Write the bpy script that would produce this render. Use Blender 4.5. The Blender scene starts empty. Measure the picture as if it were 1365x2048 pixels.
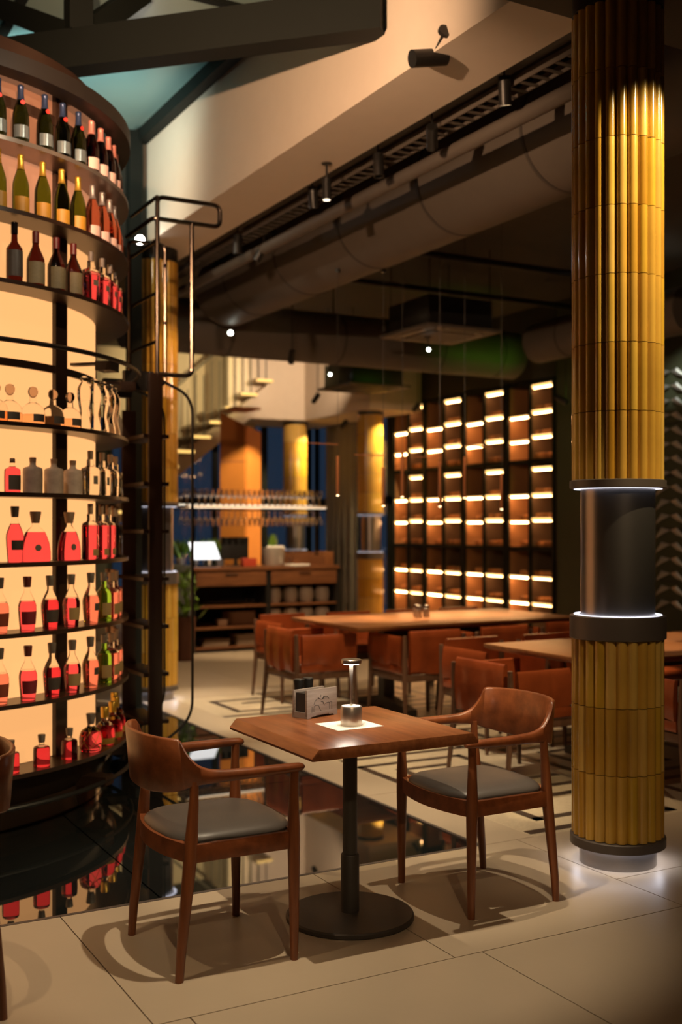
import bpy, bmesh, math, random
from mathutils import Vector, Matrix
random.seed(7)
PI = math.pi
SC = bpy.context.scene
COL = SC.collection
rad = math.radians

# ------------------------------------------------------------------ camera
CAM_H = 1.53
cam_d = bpy.data.cameras.new('camera')
cam = bpy.data.objects.new('camera', cam_d)
COL.objects.link(cam)
cam.location = (0, 0, CAM_H)
cam.rotation_euler = (rad(90), 0, -rad(28.9))
cam_d.sensor_fit = 'VERTICAL'
cam_d.sensor_height = 36.0
cam_d.lens = 2240 / 2048 * 36.0
cam_d.shift_y = (1052 - 1024) / 2048
cam_d.clip_end = 80
cam_d.dof.use_dof = True
cam_d.dof.focus_distance = 4.25
cam_d.dof.aperture_fstop = 1.9
SC.camera = cam

# ------------------------------------------------------------------ world: blue dusk outside the windows
W = bpy.data.worlds.new('dusk'); SC.world = W; W.use_nodes = True
W.node_tree.nodes['Background'].inputs['Color'].default_value = (0.020, 0.034, 0.058, 1)
W.node_tree.nodes['Background'].inputs['Strength'].default_value = 1.0
SC.view_settings.view_transform = 'Standard'
SC.view_settings.look = 'None'
SC.view_settings.exposure = 0.0
SC.view_settings.gamma = 1.0
SC.view_settings.use_curve_mapping = False

# ------------------------------------------------------------------ lamps of the place, with some added fill lamps
def spot(loc, target, watt, angle, color=(1, .80, .52), blend=.35, size=.03):
    d = bpy.data.lights.new('spot_light', 'SPOT')
    d.energy = watt; d.color = color; d.spot_size = rad(angle); d.spot_blend = blend; d.shadow_soft_size = size
    o = bpy.data.objects.new('spot_light', d); COL.objects.link(o)
    o.location = loc
    o.rotation_euler = (Vector(target) - Vector(loc)).to_track_quat('-Z', 'Y').to_euler()
    return o
WARM = (1, .72, .42); WHITE = (1, .80, .54); AMBER = (1, .56, .26); GOLD = (1, .76, .34)
LAMPS = []
def lamp(loc, target, watt, angle, color=WARM, blend=.4, label=None):
    if label: LAMPS.append((loc, target, label))
    return spot(loc, target, watt, angle, color, blend, .018)
# pool of light over the table and chairs in front
lamp((1.72, 3.40, 3.80), (2.00, 3.98, 0), 310, 46, WHITE, .5)
lamp((3.02, 3.95, 3.80), (2.75, 4.55, 0), 190, 40, WHITE, .4)
lamp((.30, 3.30, 3.80), (.80, 4.05, 0), 90, 42, WARM, .5)
lamp((1.6, 1.2, 3.80), (1.8, 2.4, 0), 22, 110, AMBER, .9)  # added wide fill lamp without a fitting, lifts the shadows
# unseen fill spots behind the camera that model the chairs and the foot of the column
lamp((.5, -.6, 3.70), (2.05, 3.80, .62), 140, 26, WARM, .6)
lamp((2.3, .2, 3.80), (3.55, 3.85, .75), 150, 26, WARM, .6)
# column beam and small grazers for the other columns
lamp((3.95, 2.50, 3.86), (3.52, 3.90, 2.55), 340, 50, (1, .76, .40), .5)
lamp((3.95, 8.6, 3.80), (3.36, 9.4, 2.2), 85, 60, (1, .58, .28), .6, 'black lamp housing in shade above the column behind ladder')
lamp((9.20, 14.35, 3.3), (8.85, 15.0, 2.4), 260, 70, (1, .76, .36), .5, 'black lamp housing right of the column beside wine rack')
lamp((9.05, 16.35, 3.2), (8.56, 17.0, 2.4), 260, 70, (1, .76, .36), .5, 'black lamp housing right of the farthest column')
# floor wash on the border strip and mosaic
lamp((3.78, 8.65, 3.85), (3.70, 8.70, 0), 520, 40, WHITE, .6, 'dark downlight beside the pale beam, farther one')
lamp((3.76, 6.30, 3.85), (3.72, 5.90, 0), 360, 44, WHITE, .6, 'dark downlight beside the pale beam, nearer one')
lamp((5.15, 10.9, 4.1), (4.5, 10.9, 0), 220, 70, WARM, .6, 'dark downlight at the end of the large duct')
# dining area
lamp((3.80, 5.0, 3.9), (4.5, 5.7, .6), 190, 62, WARM, .7, 'dark spotlight between pale beam and duct, close to near column')
lamp((3.80, 7.3, 3.9), (4.5, 8.0, .6), 260, 62, WARM, .7, 'dark spotlight between pale beam and duct, halfway along')
lamp((5.6, 7.0, 4.2), (5.4, 7.9, .6), 220, 80, WARM, .7, 'dark spotlight right of the large duct')
lamp((3.78, 5.7, 3.86), (5.4, 8.1, 1.9), 130, 40, WARM, .6, 'added dark spotlight beside pale beam lighting the copper pendants')  # spot added so the copper pendants stand out
# fascia and tower washes
lamp((2.0, 8.35, 4.10), (3.2, 8.9, 4.35), 60, 120, (1, .86, .62), .8, 'small added lamp on the bottle tower top lighting pale beam')  # lamp added on the tower to light the beam
lamp((1.0, 4.0, 3.50), (3.3, 6.6, 4.2), 520, 84, (1, .60, .34), .8)  # unseen lamp added above the view to brighten the beam
lamp((2.0, 4.14, 3.86), (1.45, 5.9, 3.30), 62, 52, (1, .82, .58), .7)
lamp((.4, 3.95, 3.86), (1.1, 5.6, 1.3), 80, 70, (1, .72, .48), .7)
# uplight added on the tower top to brighten the skylight panes
lamp((1.75, 7.75, 4.10), (2.30, 8.55, 4.92), 100, 110, (.62, 1, .97), .8, 'small added uplight standing on the bottle tower top')
# bar station, stair and orange screen
lamp((5.5, 11.1, 3.36), (5.9, 12.7, .9), 380, 60, WARM, .6, 'dark spotlight hanging under the crossing duct')
lamp((7.3, 14.0, 3.3), (7.05, 15.6, 1.95), 420, 44, GOLD, .5, 'dark spotlight between the two far columns')
lamp((7.9, 14.0, 4.2), (8.5, 17.9, 3.8), 330, 60, (1, .72, .46), .8, 'dark spotlight behind the far air unit')
lamp((6.4, 14.2, 4.2), (6.6, 17.7, 3.9), 420, 50, GOLD, .7, 'dark spotlight above the bar facing the stair')
# right wall leaf relief and green accent on the duct
lamp((8.4, 8.6, 4.3), (9.5, 9.2, 2.2), 150, 60, (.95, 1, .9), .6, 'added dark spotlight lighting the leaf relief')  # spot added to brighten the leaf relief
lamp((8.7, 10.4, 3.05), (8.2, 11.5, 3.75), 10, 70, (.35, 1, .05), .8, 'small green accent lamp under the crossing duct')
lamp((8.9, 9.3, 3.1), (9.5, 10.6, 3.0), 16, 90, (.38, 1, .05), .9, 'small green accent lamp by the dark green wall')

# ------------------------------------------------------------------ materials
MATS = {}
def nodes_of(name):
    m = bpy.data.materials.new(name); m.use_nodes = True
    nt = m.node_tree
    return m, nt, nt.nodes['Principled BSDF']
def setp(b, **k):
    for a, v in k.items():
        s = b.inputs.get(a.replace('_', ' '))
        if s is not None: s.default_value = v
def mat(name, col, rough=.5, metal=0., ior=1.5, coat=0., bump=0., bscale=60., vary=.12, nscale=8., trans=0., emis=None, estr=1., rnd=0.):
    if name in MATS: return MATS[name]
    m, nt, b = nodes_of(name)
    c = (*col, 1)
    setp(b, Roughness=rough, Metallic=metal, IOR=ior, Coat_Weight=coat)
    b.inputs['Base Color'].default_value = c
    if trans: b.inputs['Transmission Weight'].default_value = trans
    if emis:
        b.inputs['Emission Color'].default_value = (*emis, 1); b.inputs['Emission Strength'].default_value = estr
    tc = nt.nodes.new('ShaderNodeTexCoord')
    if vary and not trans:
        n = nt.nodes.new('ShaderNodeTexNoise'); n.inputs['Scale'].default_value = nscale; n.inputs['Detail'].default_value = 4
        nt.links.new(tc.outputs['Object'], n.inputs['Vector'])
        mr = nt.nodes.new('ShaderNodeMapRange'); mr.inputs['To Min'].default_value = 1 - vary; mr.inputs['To Max'].default_value = 1 + vary
        nt.links.new(n.outputs['Fac'], mr.inputs['Value'])
        hs = nt.nodes.new('ShaderNodeHueSaturation'); hs.inputs['Color'].default_value = c
        if rnd:
            oi = nt.nodes.new('ShaderNodeObjectInfo')
            m2 = nt.nodes.new('ShaderNodeMapRange'); m2.inputs['To Min'].default_value = 1 - rnd; m2.inputs['To Max'].default_value = 1 + rnd
            nt.links.new(oi.outputs['Random'], m2.inputs['Value'])
            mu = nt.nodes.new('ShaderNodeMath'); mu.operation = 'MULTIPLY'
            nt.links.new(m2.outputs['Result'], mu.inputs[0]); nt.links.new(mr.outputs['Result'], mu.inputs[1])
            nt.links.new(mu.outputs[0], hs.inputs['Value'])
        else:
            nt.links.new(mr.outputs['Result'], hs.inputs['Value'])
        nt.links.new(hs.outputs['Color'], b.inputs['Base Color'])
    if bump:
        n2 = nt.nodes.new('ShaderNodeTexNoise'); n2.inputs['Scale'].default_value = bscale; n2.inputs['Detail'].default_value = 5
        nt.links.new(tc.outputs['Object'], n2.inputs['Vector'])
        bp = nt.nodes.new('ShaderNodeBump'); bp.inputs['Strength'].default_value = bump; bp.inputs['Distance'].default_value = .01
        nt.links.new(n2.outputs['Fac'], bp.inputs['Height']); nt.links.new(bp.outputs['Normal'], b.inputs['Normal'])
    MATS[name] = m
    return m
def wood(name, c1, c2, rough=.4, scale=(1.2, 14, 14), coat=.15):
    if name in MATS: return MATS[name]
    m, nt, b = nodes_of(name)
    tc = nt.nodes.new('ShaderNodeTexCoord'); mp = nt.nodes.new('ShaderNodeMapping'); mp.inputs['Scale'].default_value = scale
    n = nt.nodes.new('ShaderNodeTexNoise'); n.inputs['Scale'].default_value = 3; n.inputs['Detail'].default_value = 7; n.inputs['Roughness'].default_value = .62
    r = nt.nodes.new('ShaderNodeValToRGB'); r.color_ramp.elements[0].position = .3; r.color_ramp.elements[1].position = .72
    r.color_ramp.elements[0].color = (*c1, 1); r.color_ramp.elements[1].color = (*c2, 1)
    nt.links.new(tc.outputs['Object'], mp.inputs['Vector']); nt.links.new(mp.outputs['Vector'], n.inputs['Vector'])
    nt.links.new(n.outputs['Fac'], r.inputs['Fac']); nt.links.new(r.outputs['Color'], b.inputs['Base Color'])
    setp(b, Roughness=rough, Coat_Weight=coat, Coat_Roughness=.25)
    bp = nt.nodes.new('ShaderNodeBump'); bp.inputs['Strength'].default_value = .06; bp.inputs['Distance'].default_value = .004
    nt.links.new(n.outputs['Fac'], bp.inputs['Height']); nt.links.new(bp.outputs['Normal'], b.inputs['Normal'])
    MATS[name] = m
    return m
def emit(name, col, strength):
    if name in MATS: return MATS[name]
    m, nt, b = nodes_of(name)
    setp(b, Roughness=.6); b.inputs['Base Color'].default_value = (*[min(1, c) * .15 for c in col], 1)
    b.inputs['Emission Color'].default_value = (*col, 1); b.inputs['Emission Strength'].default_value = strength
    MATS[name] = m
    return m
def glassy(name, col, ior=1.2, rough=.0):
    return mat(name, col, rough, 0, ior, 0, 0, 60, 0, 8, 1.0)
def ramp_random(name, cols, rough=.15, coat=.6):
    m, nt, b = nodes_of(name)
    oi = nt.nodes.new('ShaderNodeObjectInfo'); r = nt.nodes.new('ShaderNodeValToRGB')
    els = r.color_ramp.elements
    while len(els) < len(cols): els.new(.5)
    for i, c in enumerate(cols):
        els[i].position = i / (len(cols) - 1); els[i].color = (*c, 1)
    tc = nt.nodes.new('ShaderNodeTexCoord'); n = nt.nodes.new('ShaderNodeTexNoise'); n.inputs['Scale'].default_value = 9; n.inputs['Detail'].default_value = 3
    nt.links.new(tc.outputs['Object'], n.inputs['Vector'])
    mr = nt.nodes.new('ShaderNodeMapRange'); mr.inputs['To Min'].default_value = .8; mr.inputs['To Max'].default_value = 1.15
    nt.links.new(n.outputs['Fac'], mr.inputs['Value'])
    hs = nt.nodes.new('ShaderNodeHueSaturation')
    nt.links.new(oi.outputs['Random'], r.inputs['Fac']); nt.links.new(r.outputs['Color'], hs.inputs['Color'])
    nt.links.new(mr.outputs['Result'], hs.inputs['Value']); nt.links.new(hs.outputs['Color'], b.inputs['Base Color'])
    setp(b, Roughness=rough, Coat_Weight=coat, Coat_Roughness=.06)
    MATS[name] = m
    return m
def mosaic(name, c1, c2, rough):
    m, nt, b = nodes_of(name)
    tc = nt.nodes.new('ShaderNodeTexCoord'); br = nt.nodes.new('ShaderNodeTexBrick')
    br.offset = 0; br.inputs['Scale'].default_value = 1; br.inputs['Brick Width'].default_value = .019; br.inputs['Row Height'].default_value = .019
    br.inputs['Mortar Size'].default_value = .0014; br.inputs['Color1'].default_value = (*c1, 1); br.inputs['Color2'].default_value = (*c2, 1)
    br.inputs['Mortar'].default_value = (c1[0] * .5, c1[1] * .46, c1[2] * .42, 1)
    geo = nt.nodes.new('ShaderNodeNewGeometry')
    nt.links.new(geo.outputs['Position'], br.inputs['Vector']); nt.links.new(br.outputs['Color'], b.inputs['Base Color'])
    setp(b, Roughness=rough)
    bp = nt.nodes.new('ShaderNodeBump'); bp.inputs['Strength'].default_value = .25; bp.inputs['Distance'].default_value = .002; bp.invert = True
    nt.links.new(br.outputs['Fac'], bp.inputs['Height']); nt.links.new(bp.outputs['Normal'], b.inputs['Normal'])
    MATS[name] = m
    return m

M_TILE = mat('floor_tile_stone', (.45, .362, .262), .36, bump=.04, bscale=25, vary=.07, nscale=2.2)
M_GROUT = mat('grout', (.16, .13, .10), .8)
M_MOS_L = mosaic('mosaic_cream', (.64, .54, .39), (.55, .46, .33), .32)
M_MOS_D = mosaic('mosaic_dark', (.085, .06, .045), (.055, .04, .032), .3)
M_GLASSFLOOR = mat('dark_glass_floor', (.010, .012, .012), .015, ior=3.3, vary=0)
M_STEEL = mat('dark_green_steel', (.007, .009, .0075), .65, ior=1.3, bump=.03, vary=.1)
M_BLACK = mat('black_metal', (.012, .011, .010), .4, vary=.1)
M_BRONZE = mat('dark_bronze', (.095, .076, .066), .45, .2, vary=.1)
M_BROWNM = mat('dark_brown_metal', (.030, .014, .008), .33, vary=.15)
M_CHROME = mat('dark_chrome_tube', (.085, .068, .056), .24, 1.0, vary=.05)
M_CEIL = mat('dark_ceiling_paint', (.075, .064, .052), .85, bump=.05, bscale=30)
M_DUCT = mat('duct_paint', (.10, .084, .070), .62, .1, vary=.08)
M_FASCIA = mat('fascia_plaster', (.62, .54, .45), .8, bump=.03, bscale=18, vary=.04)
M_PLASTER = mat('warm_plaster', (.60, .50, .40), .8, bump=.03, vary=.05)
M_DWALL = mat('dark_wall_paint', (.025, .024, .018), .7, vary=.1)
M_TABLE = wood('table_walnut', (.17, .052, .017), (.38, .130, .045), .36, (9, 1.0, 9), .25)
M_CHAIR = wood('chair_walnut', (.13, .034, .010), (.29, .084, .026), .36, (5, 5, 5), .2)
M_CHAIRLEG = wood('leg_walnut', (.13, .036, .011), (.27, .082, .025), .38, (14, 14, 1.2), .2)
M_CUSH = mat('grey_leatherette', (.085, .072, .064), .42, bump=.06, bscale=220, vary=.06)
M_LEATHER = mat('cognac_leather', (.24, .050, .014), .26, bump=.5, bscale=12, vary=.42, nscale=6, rnd=.15)
M_DLEG = wood('dining_leg_wood', (.075, .034, .018), (.15, .072, .040), .45, (12, 12, 1.4))
M_DTOP = wood('dining_top_wood', (.15, .055, .019), (.29, .115, .040), .34, (1.0, 8, 8))
M_IRON = mat('charcoal_iron', (.055, .045, .038), .5, bump=.05, bscale=160, vary=.08)
M_COLTILE = ramp_random('mustard_glazed_tile', [(.42, .215, .022), (.56, .33, .060), (.36, .18, .018), (.60, .38, .095), (.50, .30, .030), (.48, .27, .055)], .16, .55)
M_DRUM = mat('brushed_drum_metal', (.30, .28, .275), .30, .9, bump=.02, bscale=300, vary=.08)
M_LED = emit('cool_led_ring', (.86, .86, 1.0), 1.7)
M_LEDW = emit('warm_led_strip', (1.0, .56, .17), 2.6)
M_LEDG = emit('stair_led', (1.0, .60, .16), 1.6)
M_ALU = mat('champagne_aluminium', (.50, .42, .35), .32, .85, vary=.06)
M_PAPER = mat('white_paper', (.86, .82, .74), .75, vary=.03)
M_GWOOD = wood('grey_oak', (.24, .19, .165), (.40, .33, .29), .6, (1.5, 12, 22), 0)
M_COPPER = mat('copper_tube', (.62, .26, .12), .28, .85, vary=.08)
M_SKY = mat('teal_skylight_pane', (.26, .38, .37), .30, vary=.15, nscale=1.4)
M_ORANGE = mat('orange_leather_screen', (.56, .20, .045), .55, bump=.05, vary=.08)
M_CLEAR = glassy('clear_glass', (.97, .95, .93), 1.12)
M_GLASSW = glassy('stemware_glass', (.98, .98, .98), 1.25)
M_WHITEL = mat('lamp_white', (.8, .78, .74), .5, vary=.02)
M_GREEN = mat('fresh_leaf', (.16, .30, .03), .45, vary=.25, nscale=12, rnd=.3)
M_CERAMIC = mat('pale_ceramic', (.50, .42, .34), .5, vary=.08, rnd=.15)
M_SILVER = mat('silver_leaf_relief', (.42, .41, .38), .35, .7, vary=.15)

# ------------------------------------------------------------------ mesh helpers
class MB:
    def __init__(s): s.v = []; s.f = []
    def add(s, vs, fs):
        o = len(s.v); s.v += [tuple(p) for p in vs]; s.f += [tuple(i + o for i in f) for f in fs]; return s
    def box(s, x0, y0, z0, x1, y1, z1, rot=None, about=None):
        vs = [(x, y, z) for x in (x0, x1) for y in (y0, y1) for z in (z0, z1)]
        if rot is not None:
            c = Vector(about or (0, 0, 0)); R = Matrix.Rotation(rot, 3, 'Z'); vs = [tuple(R @ (Vector(p) - c) + c) for p in vs]
        return s.add(vs, [(0, 1, 3, 2), (4, 6, 7, 5), (0, 4, 5, 1), (2, 3, 7, 6), (0, 2, 6, 4), (1, 5, 7, 3)])
    def loft(s, rings, cap=True, closed=False):
        n = len(rings[0]); o = len(s.v)
        for r in rings: s.v += [tuple(p) for p in r]
        k = len(rings)
        for i in range(k if closed else k - 1):
            a, b = o + i * n, o + ((i + 1) % k) * n
            for j in range(n):
                s.f.append((a + j, a + (j + 1) % n, b + (j + 1) % n, b + j))
        if cap and not closed:
            s.f.append(tuple(o + j for j in reversed(range(n)))); e = o + (k - 1) * n
            s.f.append(tuple(e + j for j in range(n)))
        return s
    def lathe(s, prof, n=20, c=(0, 0, 0), cap=True, sy=1.0, off=0.0):
        rings = [[(c[0] + r * math.cos(2 * PI * j / n + off), c[1] + sy * r * math.sin(2 * PI * j / n + off), c[2] + z) for j in range(n)] for r, z in prof]
        return s.loft(rings, cap)
    def lathe_x(s, prof, n=12, c=(0, 0, 0)):
        rings = [[(c[0] + z, c[1] + r * math.cos(2 * PI * j / n), c[2] + r * math.sin(2 * PI * j / n)) for j in range(n)] for r, z in prof]
        return s.loft(rings, True)
    def tube(s, pts, r, n=10, closed=False, cap=True):
        P = [Vector(p) for p in pts]; k = len(P)
        rr = r if isinstance(r, (list, tuple)) else [r] * k
        up = None; rings = []
        for i in range(k):
            a = P[i - 1] if (i > 0 or closed) else P[i]; b = P[(i + 1) % k] if (i < k - 1 or closed) else P[i]
            t = (b - a).normalized()
            if up is None:
                up = t.orthogonal().normalized()
            else:
                up = (up - t * up.dot(t)); up = up.normalized() if up.length > 1e-6 else t.orthogonal().normalized()
            w = t.cross(up)
            rings.append([P[i] + (up * math.cos(2 * PI * j / n) + w * math.sin(2 * PI * j / n)) * rr[i] for j in range(n)])
        return s.loft(rings, cap, closed)
    def prism(s, poly, z0, z1):
        return s.loft([[(x, y, z0) for x, y in poly], [(x, y, z1) for x, y in poly]])
    def ring(s, c, r0, r1, z0, z1, n=64, a0=0, a1=2 * PI):
        full = abs(a1 - a0 - 2 * PI) < 1e-6
        m = n if full else n + 1
        rings = []
        for i in range(m):
            a = a0 + (a1 - a0) * i / n; ca, sa = math.cos(a), math.sin(a)
            rings.append([(c[0] + r0 * ca, c[1] + r0 * sa, z0), (c[0] + r1 * ca, c[1] + r1 * sa, z0), (c[0] + r1 * ca, c[1] + r1 * sa, z1), (c[0] + r0 * ca, c[1] + r0 * sa, z1)])
        return s.loft(rings, not full, full)
    def mesh(s, name, m, bevel=0., angle=35, seg=2):
        bm = bmesh.new()
        vs = [bm.verts.new(p) for p in s.v]
        for f in s.f:
            try: bm.faces.new([vs[i] for i in f])
            except ValueError: pass
        bmesh.ops.recalc_face_normals(bm, faces=bm.faces)
        if bevel:
            es = [e for e in bm.edges if len(e.link_faces) == 2 and e.calc_face_angle(0) > rad(angle)]
            bmesh.ops.bevel(bm, geom=es, offset=bevel, segments=seg, affect='EDGES', profile=.6)
        for f in bm.faces: f.smooth = True
        for e in bm.edges:
            if len(e.link_faces) == 2 and e.calc_face_angle(0) > rad(angle): e.smooth = False
        me = bpy.data.meshes.new(name); bm.to_mesh(me); bm.free()
        me.materials.append(m)
        return me
    def build(s, name, m, parent=None, bevel=0., angle=35, loc=None, rz=0., seg=2):
        return obj(name, s.mesh(name, m, bevel, angle, seg), parent, loc, rz)
def obj(name, me, parent=None, loc=None, rz=0.):
    o = bpy.data.objects.new(name, me); COL.objects.link(o)
    if parent is not None: o.parent = parent
    if loc is not None: o.location = loc
    if rz: o.rotation_euler = (0, 0, rz)
    return o
def tag(o, label, cat, group=None):
    o['label'] = label; o['category'] = cat
    if group: o['group'] = group
    return o
def struct(o, label=None):
    o['kind'] = 'structure'
    if label: o['label'] = label
    return o
def thing(name, label, cat, loc=(0, 0, 0), rz=0., group=None):
    o = bpy.data.objects.new(name, None); COL.objects.link(o); o.empty_display_size = .1
    o.location = loc; o.rotation_euler = (0, 0, rz)
    return tag(o, label, cat, group)
KIDS = {}
def dup(root, loc, rz=0., label=None, group=None):
    kids = [(c, list(c.children)) for c in root.children]
    r = root.copy(); COL.objects.link(r); r.location = loc; r.rotation_euler = (0, 0, rz)
    if label: r['label'] = label
    if group: r['group'] = group
    for ch, gs in kids:
        c = ch.copy(); COL.objects.link(c); c.parent = r
        for g in gs:
            d = g.copy(); COL.objects.link(d); d.parent = c
    return r
def smooth_path(pts, sub=5, closed=False):
    n = len(pts); out = []
    for i in range(n if closed else n - 1):
        p = [pts[(i + k) % n] if closed else pts[max(0, min(n - 1, i + k))] for k in (-1, 0, 1, 2)]
        for j in range(sub):
            t = j / sub
            out.append(tuple(.5 * ((2 * b) + (-a + c) * t + (2 * a - 5 * b + 4 * c - d) * t * t + (-a + 3 * b - 3 * c + d) * t ** 3) for a, b, c, d in zip(*p)))
    if not closed: out.append(tuple(pts[-1]))
    return out
def fillet(pts, r=.04, n=5):
    P = [Vector(p) for p in pts]; out = [P[0]]
    for i in range(1, len(P) - 1):
        a = (P[i - 1] - P[i]); b = (P[i + 1] - P[i]); q = min(r, a.length * .49, b.length * .49)
        p0 = P[i] + a.normalized() * q; p1 = P[i] + b.normalized() * q
        for k in range(n + 1):
            t = k / n
            out.append(p0 * (1 - t) ** 2 + P[i] * 2 * t * (1 - t) + p1 * t * t)
    out.append(P[-1])
    return out
ORD = ['first', 'second', 'third', 'fourth', 'fifth', 'sixth', 'seventh', 'eighth', 'ninth', 'tenth', 'eleventh', 'twelfth', 'thirteenth', 'fourteenth', 'fifteenth']

# ================================================================== STRUCTURE
GX, GY, GY2, GX0 = 3.19, 4.37, 9.35, -1.6      # glass floor rectangle
MX0, MX1 = 3.50, 9.40                          # mosaic field
WX, WY = 9.95, 18.2                            # right and back wall

fl = struct(MB().box(-5, -3, -.10, WX, GY, -.022).box(GX, GY, -.10, WX, WY, -.022).box(-5, GY2, -.10, GX, WY, -.022).box(-5, GY, -.10, GX0, GY2, -.022).build('floor', M_GROUT))
def tile(x0, y0, x1, y1):
    g = .0022
    MB().box(x0 + g, y0 + g, -.022, x1 - g, y1 - g, 0).build('tile', M_TILE, fl)
TW = 1.117
# row along the glass edge and the rows towards the camera
xs = [3.39 - TW * k for k in range(0, 8)][::-1]
for i in range(len(xs) - 1):
    tile(xs[i], 3.28, xs[i + 1], GY)
for r in range(5):
    y1 = 3.28 - 1.09 * r; y0 = y1 - 1.09
    sh = 2.39 if r % 2 == 0 else 3.39 - TW
    e = [sh - TW * k for k in range(-1, 7)][::-1]
    e = [v for v in e if v < 3.36] + [3.39]
    for i in range(len(e) - 1): tile(e[i], y0, e[i + 1], y1)
for c in range(6):
    x0 = 3.39 + TW * c; x1 = min(WX, x0 + TW)
    if x1 - x0 < .05: continue
    tile(x0, 3.67, x1, GY)
    for r in range(6): tile(x0, 3.67 - 1.09 * (r + 1), x1, 3.67 - 1.09 * r)
yy = GY
while yy < GY2 - .05:
    y1 = min(GY2, yy + TW); tile(GX, yy, MX0, y1); yy = y1
for i in range(12):
    for j in range(9):
        x0 = -3.3 + i * TW; x1 = min(WX, x0 + TW); y0 = GY2 + j * TW; y1 = min(WY, y0 + TW)
        if x1 - x0 < .05 or y1 - y0 < .05: continue
        tile(x0, y0, x1, y1)
# mosaic field with dark meander bands
mos = struct(MB().box(MX0, GY, -.022, MX1, GY2, -.001).build('floor', M_MOS_L), 'cream mosaic field with dark meander bands beside the columns')
U = .188; BW = .058
def band(x0, y0, x1, y1):
    x0, x1 = sorted((x0, x1)); y0, y1 = sorted((y0, y1)); h = BW / 2
    if x1 + h > MX1 or y1 + h > GY2: return
    MB().box(max(MX0 + .004, x0 - h), y0 - h, -.0012, x1 + h, y1 + h, .0006).build('mosaic_band', M_MOS_D, mos)
SPIRAL = [(0, 0), (5, 0), (5, 4), (1, 4), (1, 1), (4, 1), (4, 3), (2.2, 3)]
for i in range(5):
    for j in range(5):
        for (a, b), (c, d) in zip(SPIRAL[:-1], SPIRAL[1:]):
            if i % 2: b, d = 4 - b, 4 - d
            if j % 2: a, c = 5 - a, 5 - c
            ox, oy = MX0 + .04 + i * 6 * U, GY + .07 + j * 5 * U * 1.03
            band(ox + a * U, oy + b * U, ox + c * U, oy + d * U)

# glass floor: dark panes in a steel frame
gf = struct(MB().box(GX0, GY, -.60, GX, GY2, -.55).build('floor', M_BLACK), 'dark glass floor around the bottle tower')
px = [GX0 + .02, -.02, 1.58, GX - .02]; pyy = [GY + .02, 6.05, 7.70, GY2 - .02]
for i in range(3):
    for j in range(3):
        MB().box(px[i] + .004, pyy[j] + .004, -.03, px[i + 1] - .004, pyy[j + 1] - .004, -.004).build('glass_pane', M_GLASSFLOOR, gf)
MB().box(GX0, GY, -.05, GX, GY + .02, .001).box(GX0, GY2 - .02, -.05, GX, GY2, .001).box(GX0, GY, -.05, GX0 + .02, GY2, .001).box(GX - .02, GY, -.05, GX, GY2, .001).build('edge_frame', M_BRONZE, gf)
fr = MB()
for x in px[1:3]: fr.box(x - .03, GY, -.30, x + .03, GY2, -.04)
for y in pyy[1:3]: fr.box(GX0, y - .03, -.30, GX, y + .03, -.04)
fr.build('support_grid', M_BLACK, gf)

# walls
CZ = 4.45
struct(MB().box(WX, 11.40, -.1, WX + .2, 15.5, 5.6).build('wall_right', M_DWALL))
struct(MB().box(9.50, -3, -.1, WX + .2, 11.40, 5.6).build('wall_right', mat('dark_green_wall', (.040, .046, .022), .6, vary=.1)), 'dark green wall right of the wine rack')
struct(MB().box(-5.2, -3, -.1, -5, WY, 5.6).build('wall_left', M_DWALL))
struct(MB().box(-5, -3.2, -.1, WX, -3, 5.6).build('wall_front', M_DWALL))
HZ = 3.46
wb = struct(MB().box(-5, WY, HZ, WX + .2, WY + .2, 5.6).build('wall_back', M_PLASTER))
struct(MB().box(9.40, 15.5, HZ, WX + .2, WY, 5.6).build('wall_right', M_PLASTER), 'plaster band above the windows right of the corner')
struct(MB().box(-5, WY, -.1, 5.6, WY + .2, HZ).build('wall_back', M_DWALL), 'dark lower wall behind the stair')
M_PANE = mat('night_window_pane', (.55, .62, .70), .02, ior=1.45, vary=0, trans=1.0)
def window(n, axis, a0, a1, fixed, cuts, zc):
    o = MB()
    w = .05
    def bx(p, q, z0, z1, d=.06):
        if axis == 'x': o.box(p, fixed, z0, q, fixed + d, z1)
        else: o.box(fixed, p, z0, fixed + d, q, z1)
    bx(a0, a1, 0, .10); bx(a0, a1, HZ - .09, HZ)
    for z in zc: bx(a0, a1, z - .07, z + .07)
    for c in cuts: bx(c - w, c + w, .1, HZ - .09)
    win = struct(o.build('window_%d' % n, M_STEEL))
    for p, q in zip(cuts[:-1], cuts[1:]):
        zz = [.1] + list(zc) + [HZ - .09]
        for z0, z1 in zip(zz[:-1], zz[1:]):
            m = MB()
            if axis == 'x': m.box(p + w, fixed + .025, z0 + .05, q - w, fixed + .033, z1 - .05)
            else: m.box(fixed + .025, p + w, z0 + .05, fixed + .033, q - w, z1 - .05)
            m.build('pane', M_PANE, win)
window(1, 'x', 5.6, 9.45, WY + .02, [5.65, 6.6, 7.55, 8.5, 9.40], [1.95])
window(2, 'y', 15.5, WY, 9.46, [15.55, 16.6, 18.1], [1.95])
struct(MB().box(8.55, 14.6, 3.30, 9.48, WY, CZ).build('ceiling', M_PLASTER), 'pale dropped soffit above the two far columns')
struct(MB().box(7.15, 16.75, 3.30, 8.55, WY, CZ).build('ceiling', M_PLASTER), 'pale dropped soffit right of the stair')
# grey curtain by the corner window
cp = [(9.36 + .03 * math.sin(k * 1.1), 16.42 + k * .038) for k in range(30)]
tag(MB().loft([[(x, y, .02), (x, y, 3.28), (x + .012, y, 3.28), (x + .012, y, .02)] for x, y in cp]).build('curtain', mat('grey_curtain', (.16, .145, .125), .8)), 'long grey pleated curtain beside the corner window', 'curtain')

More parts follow.
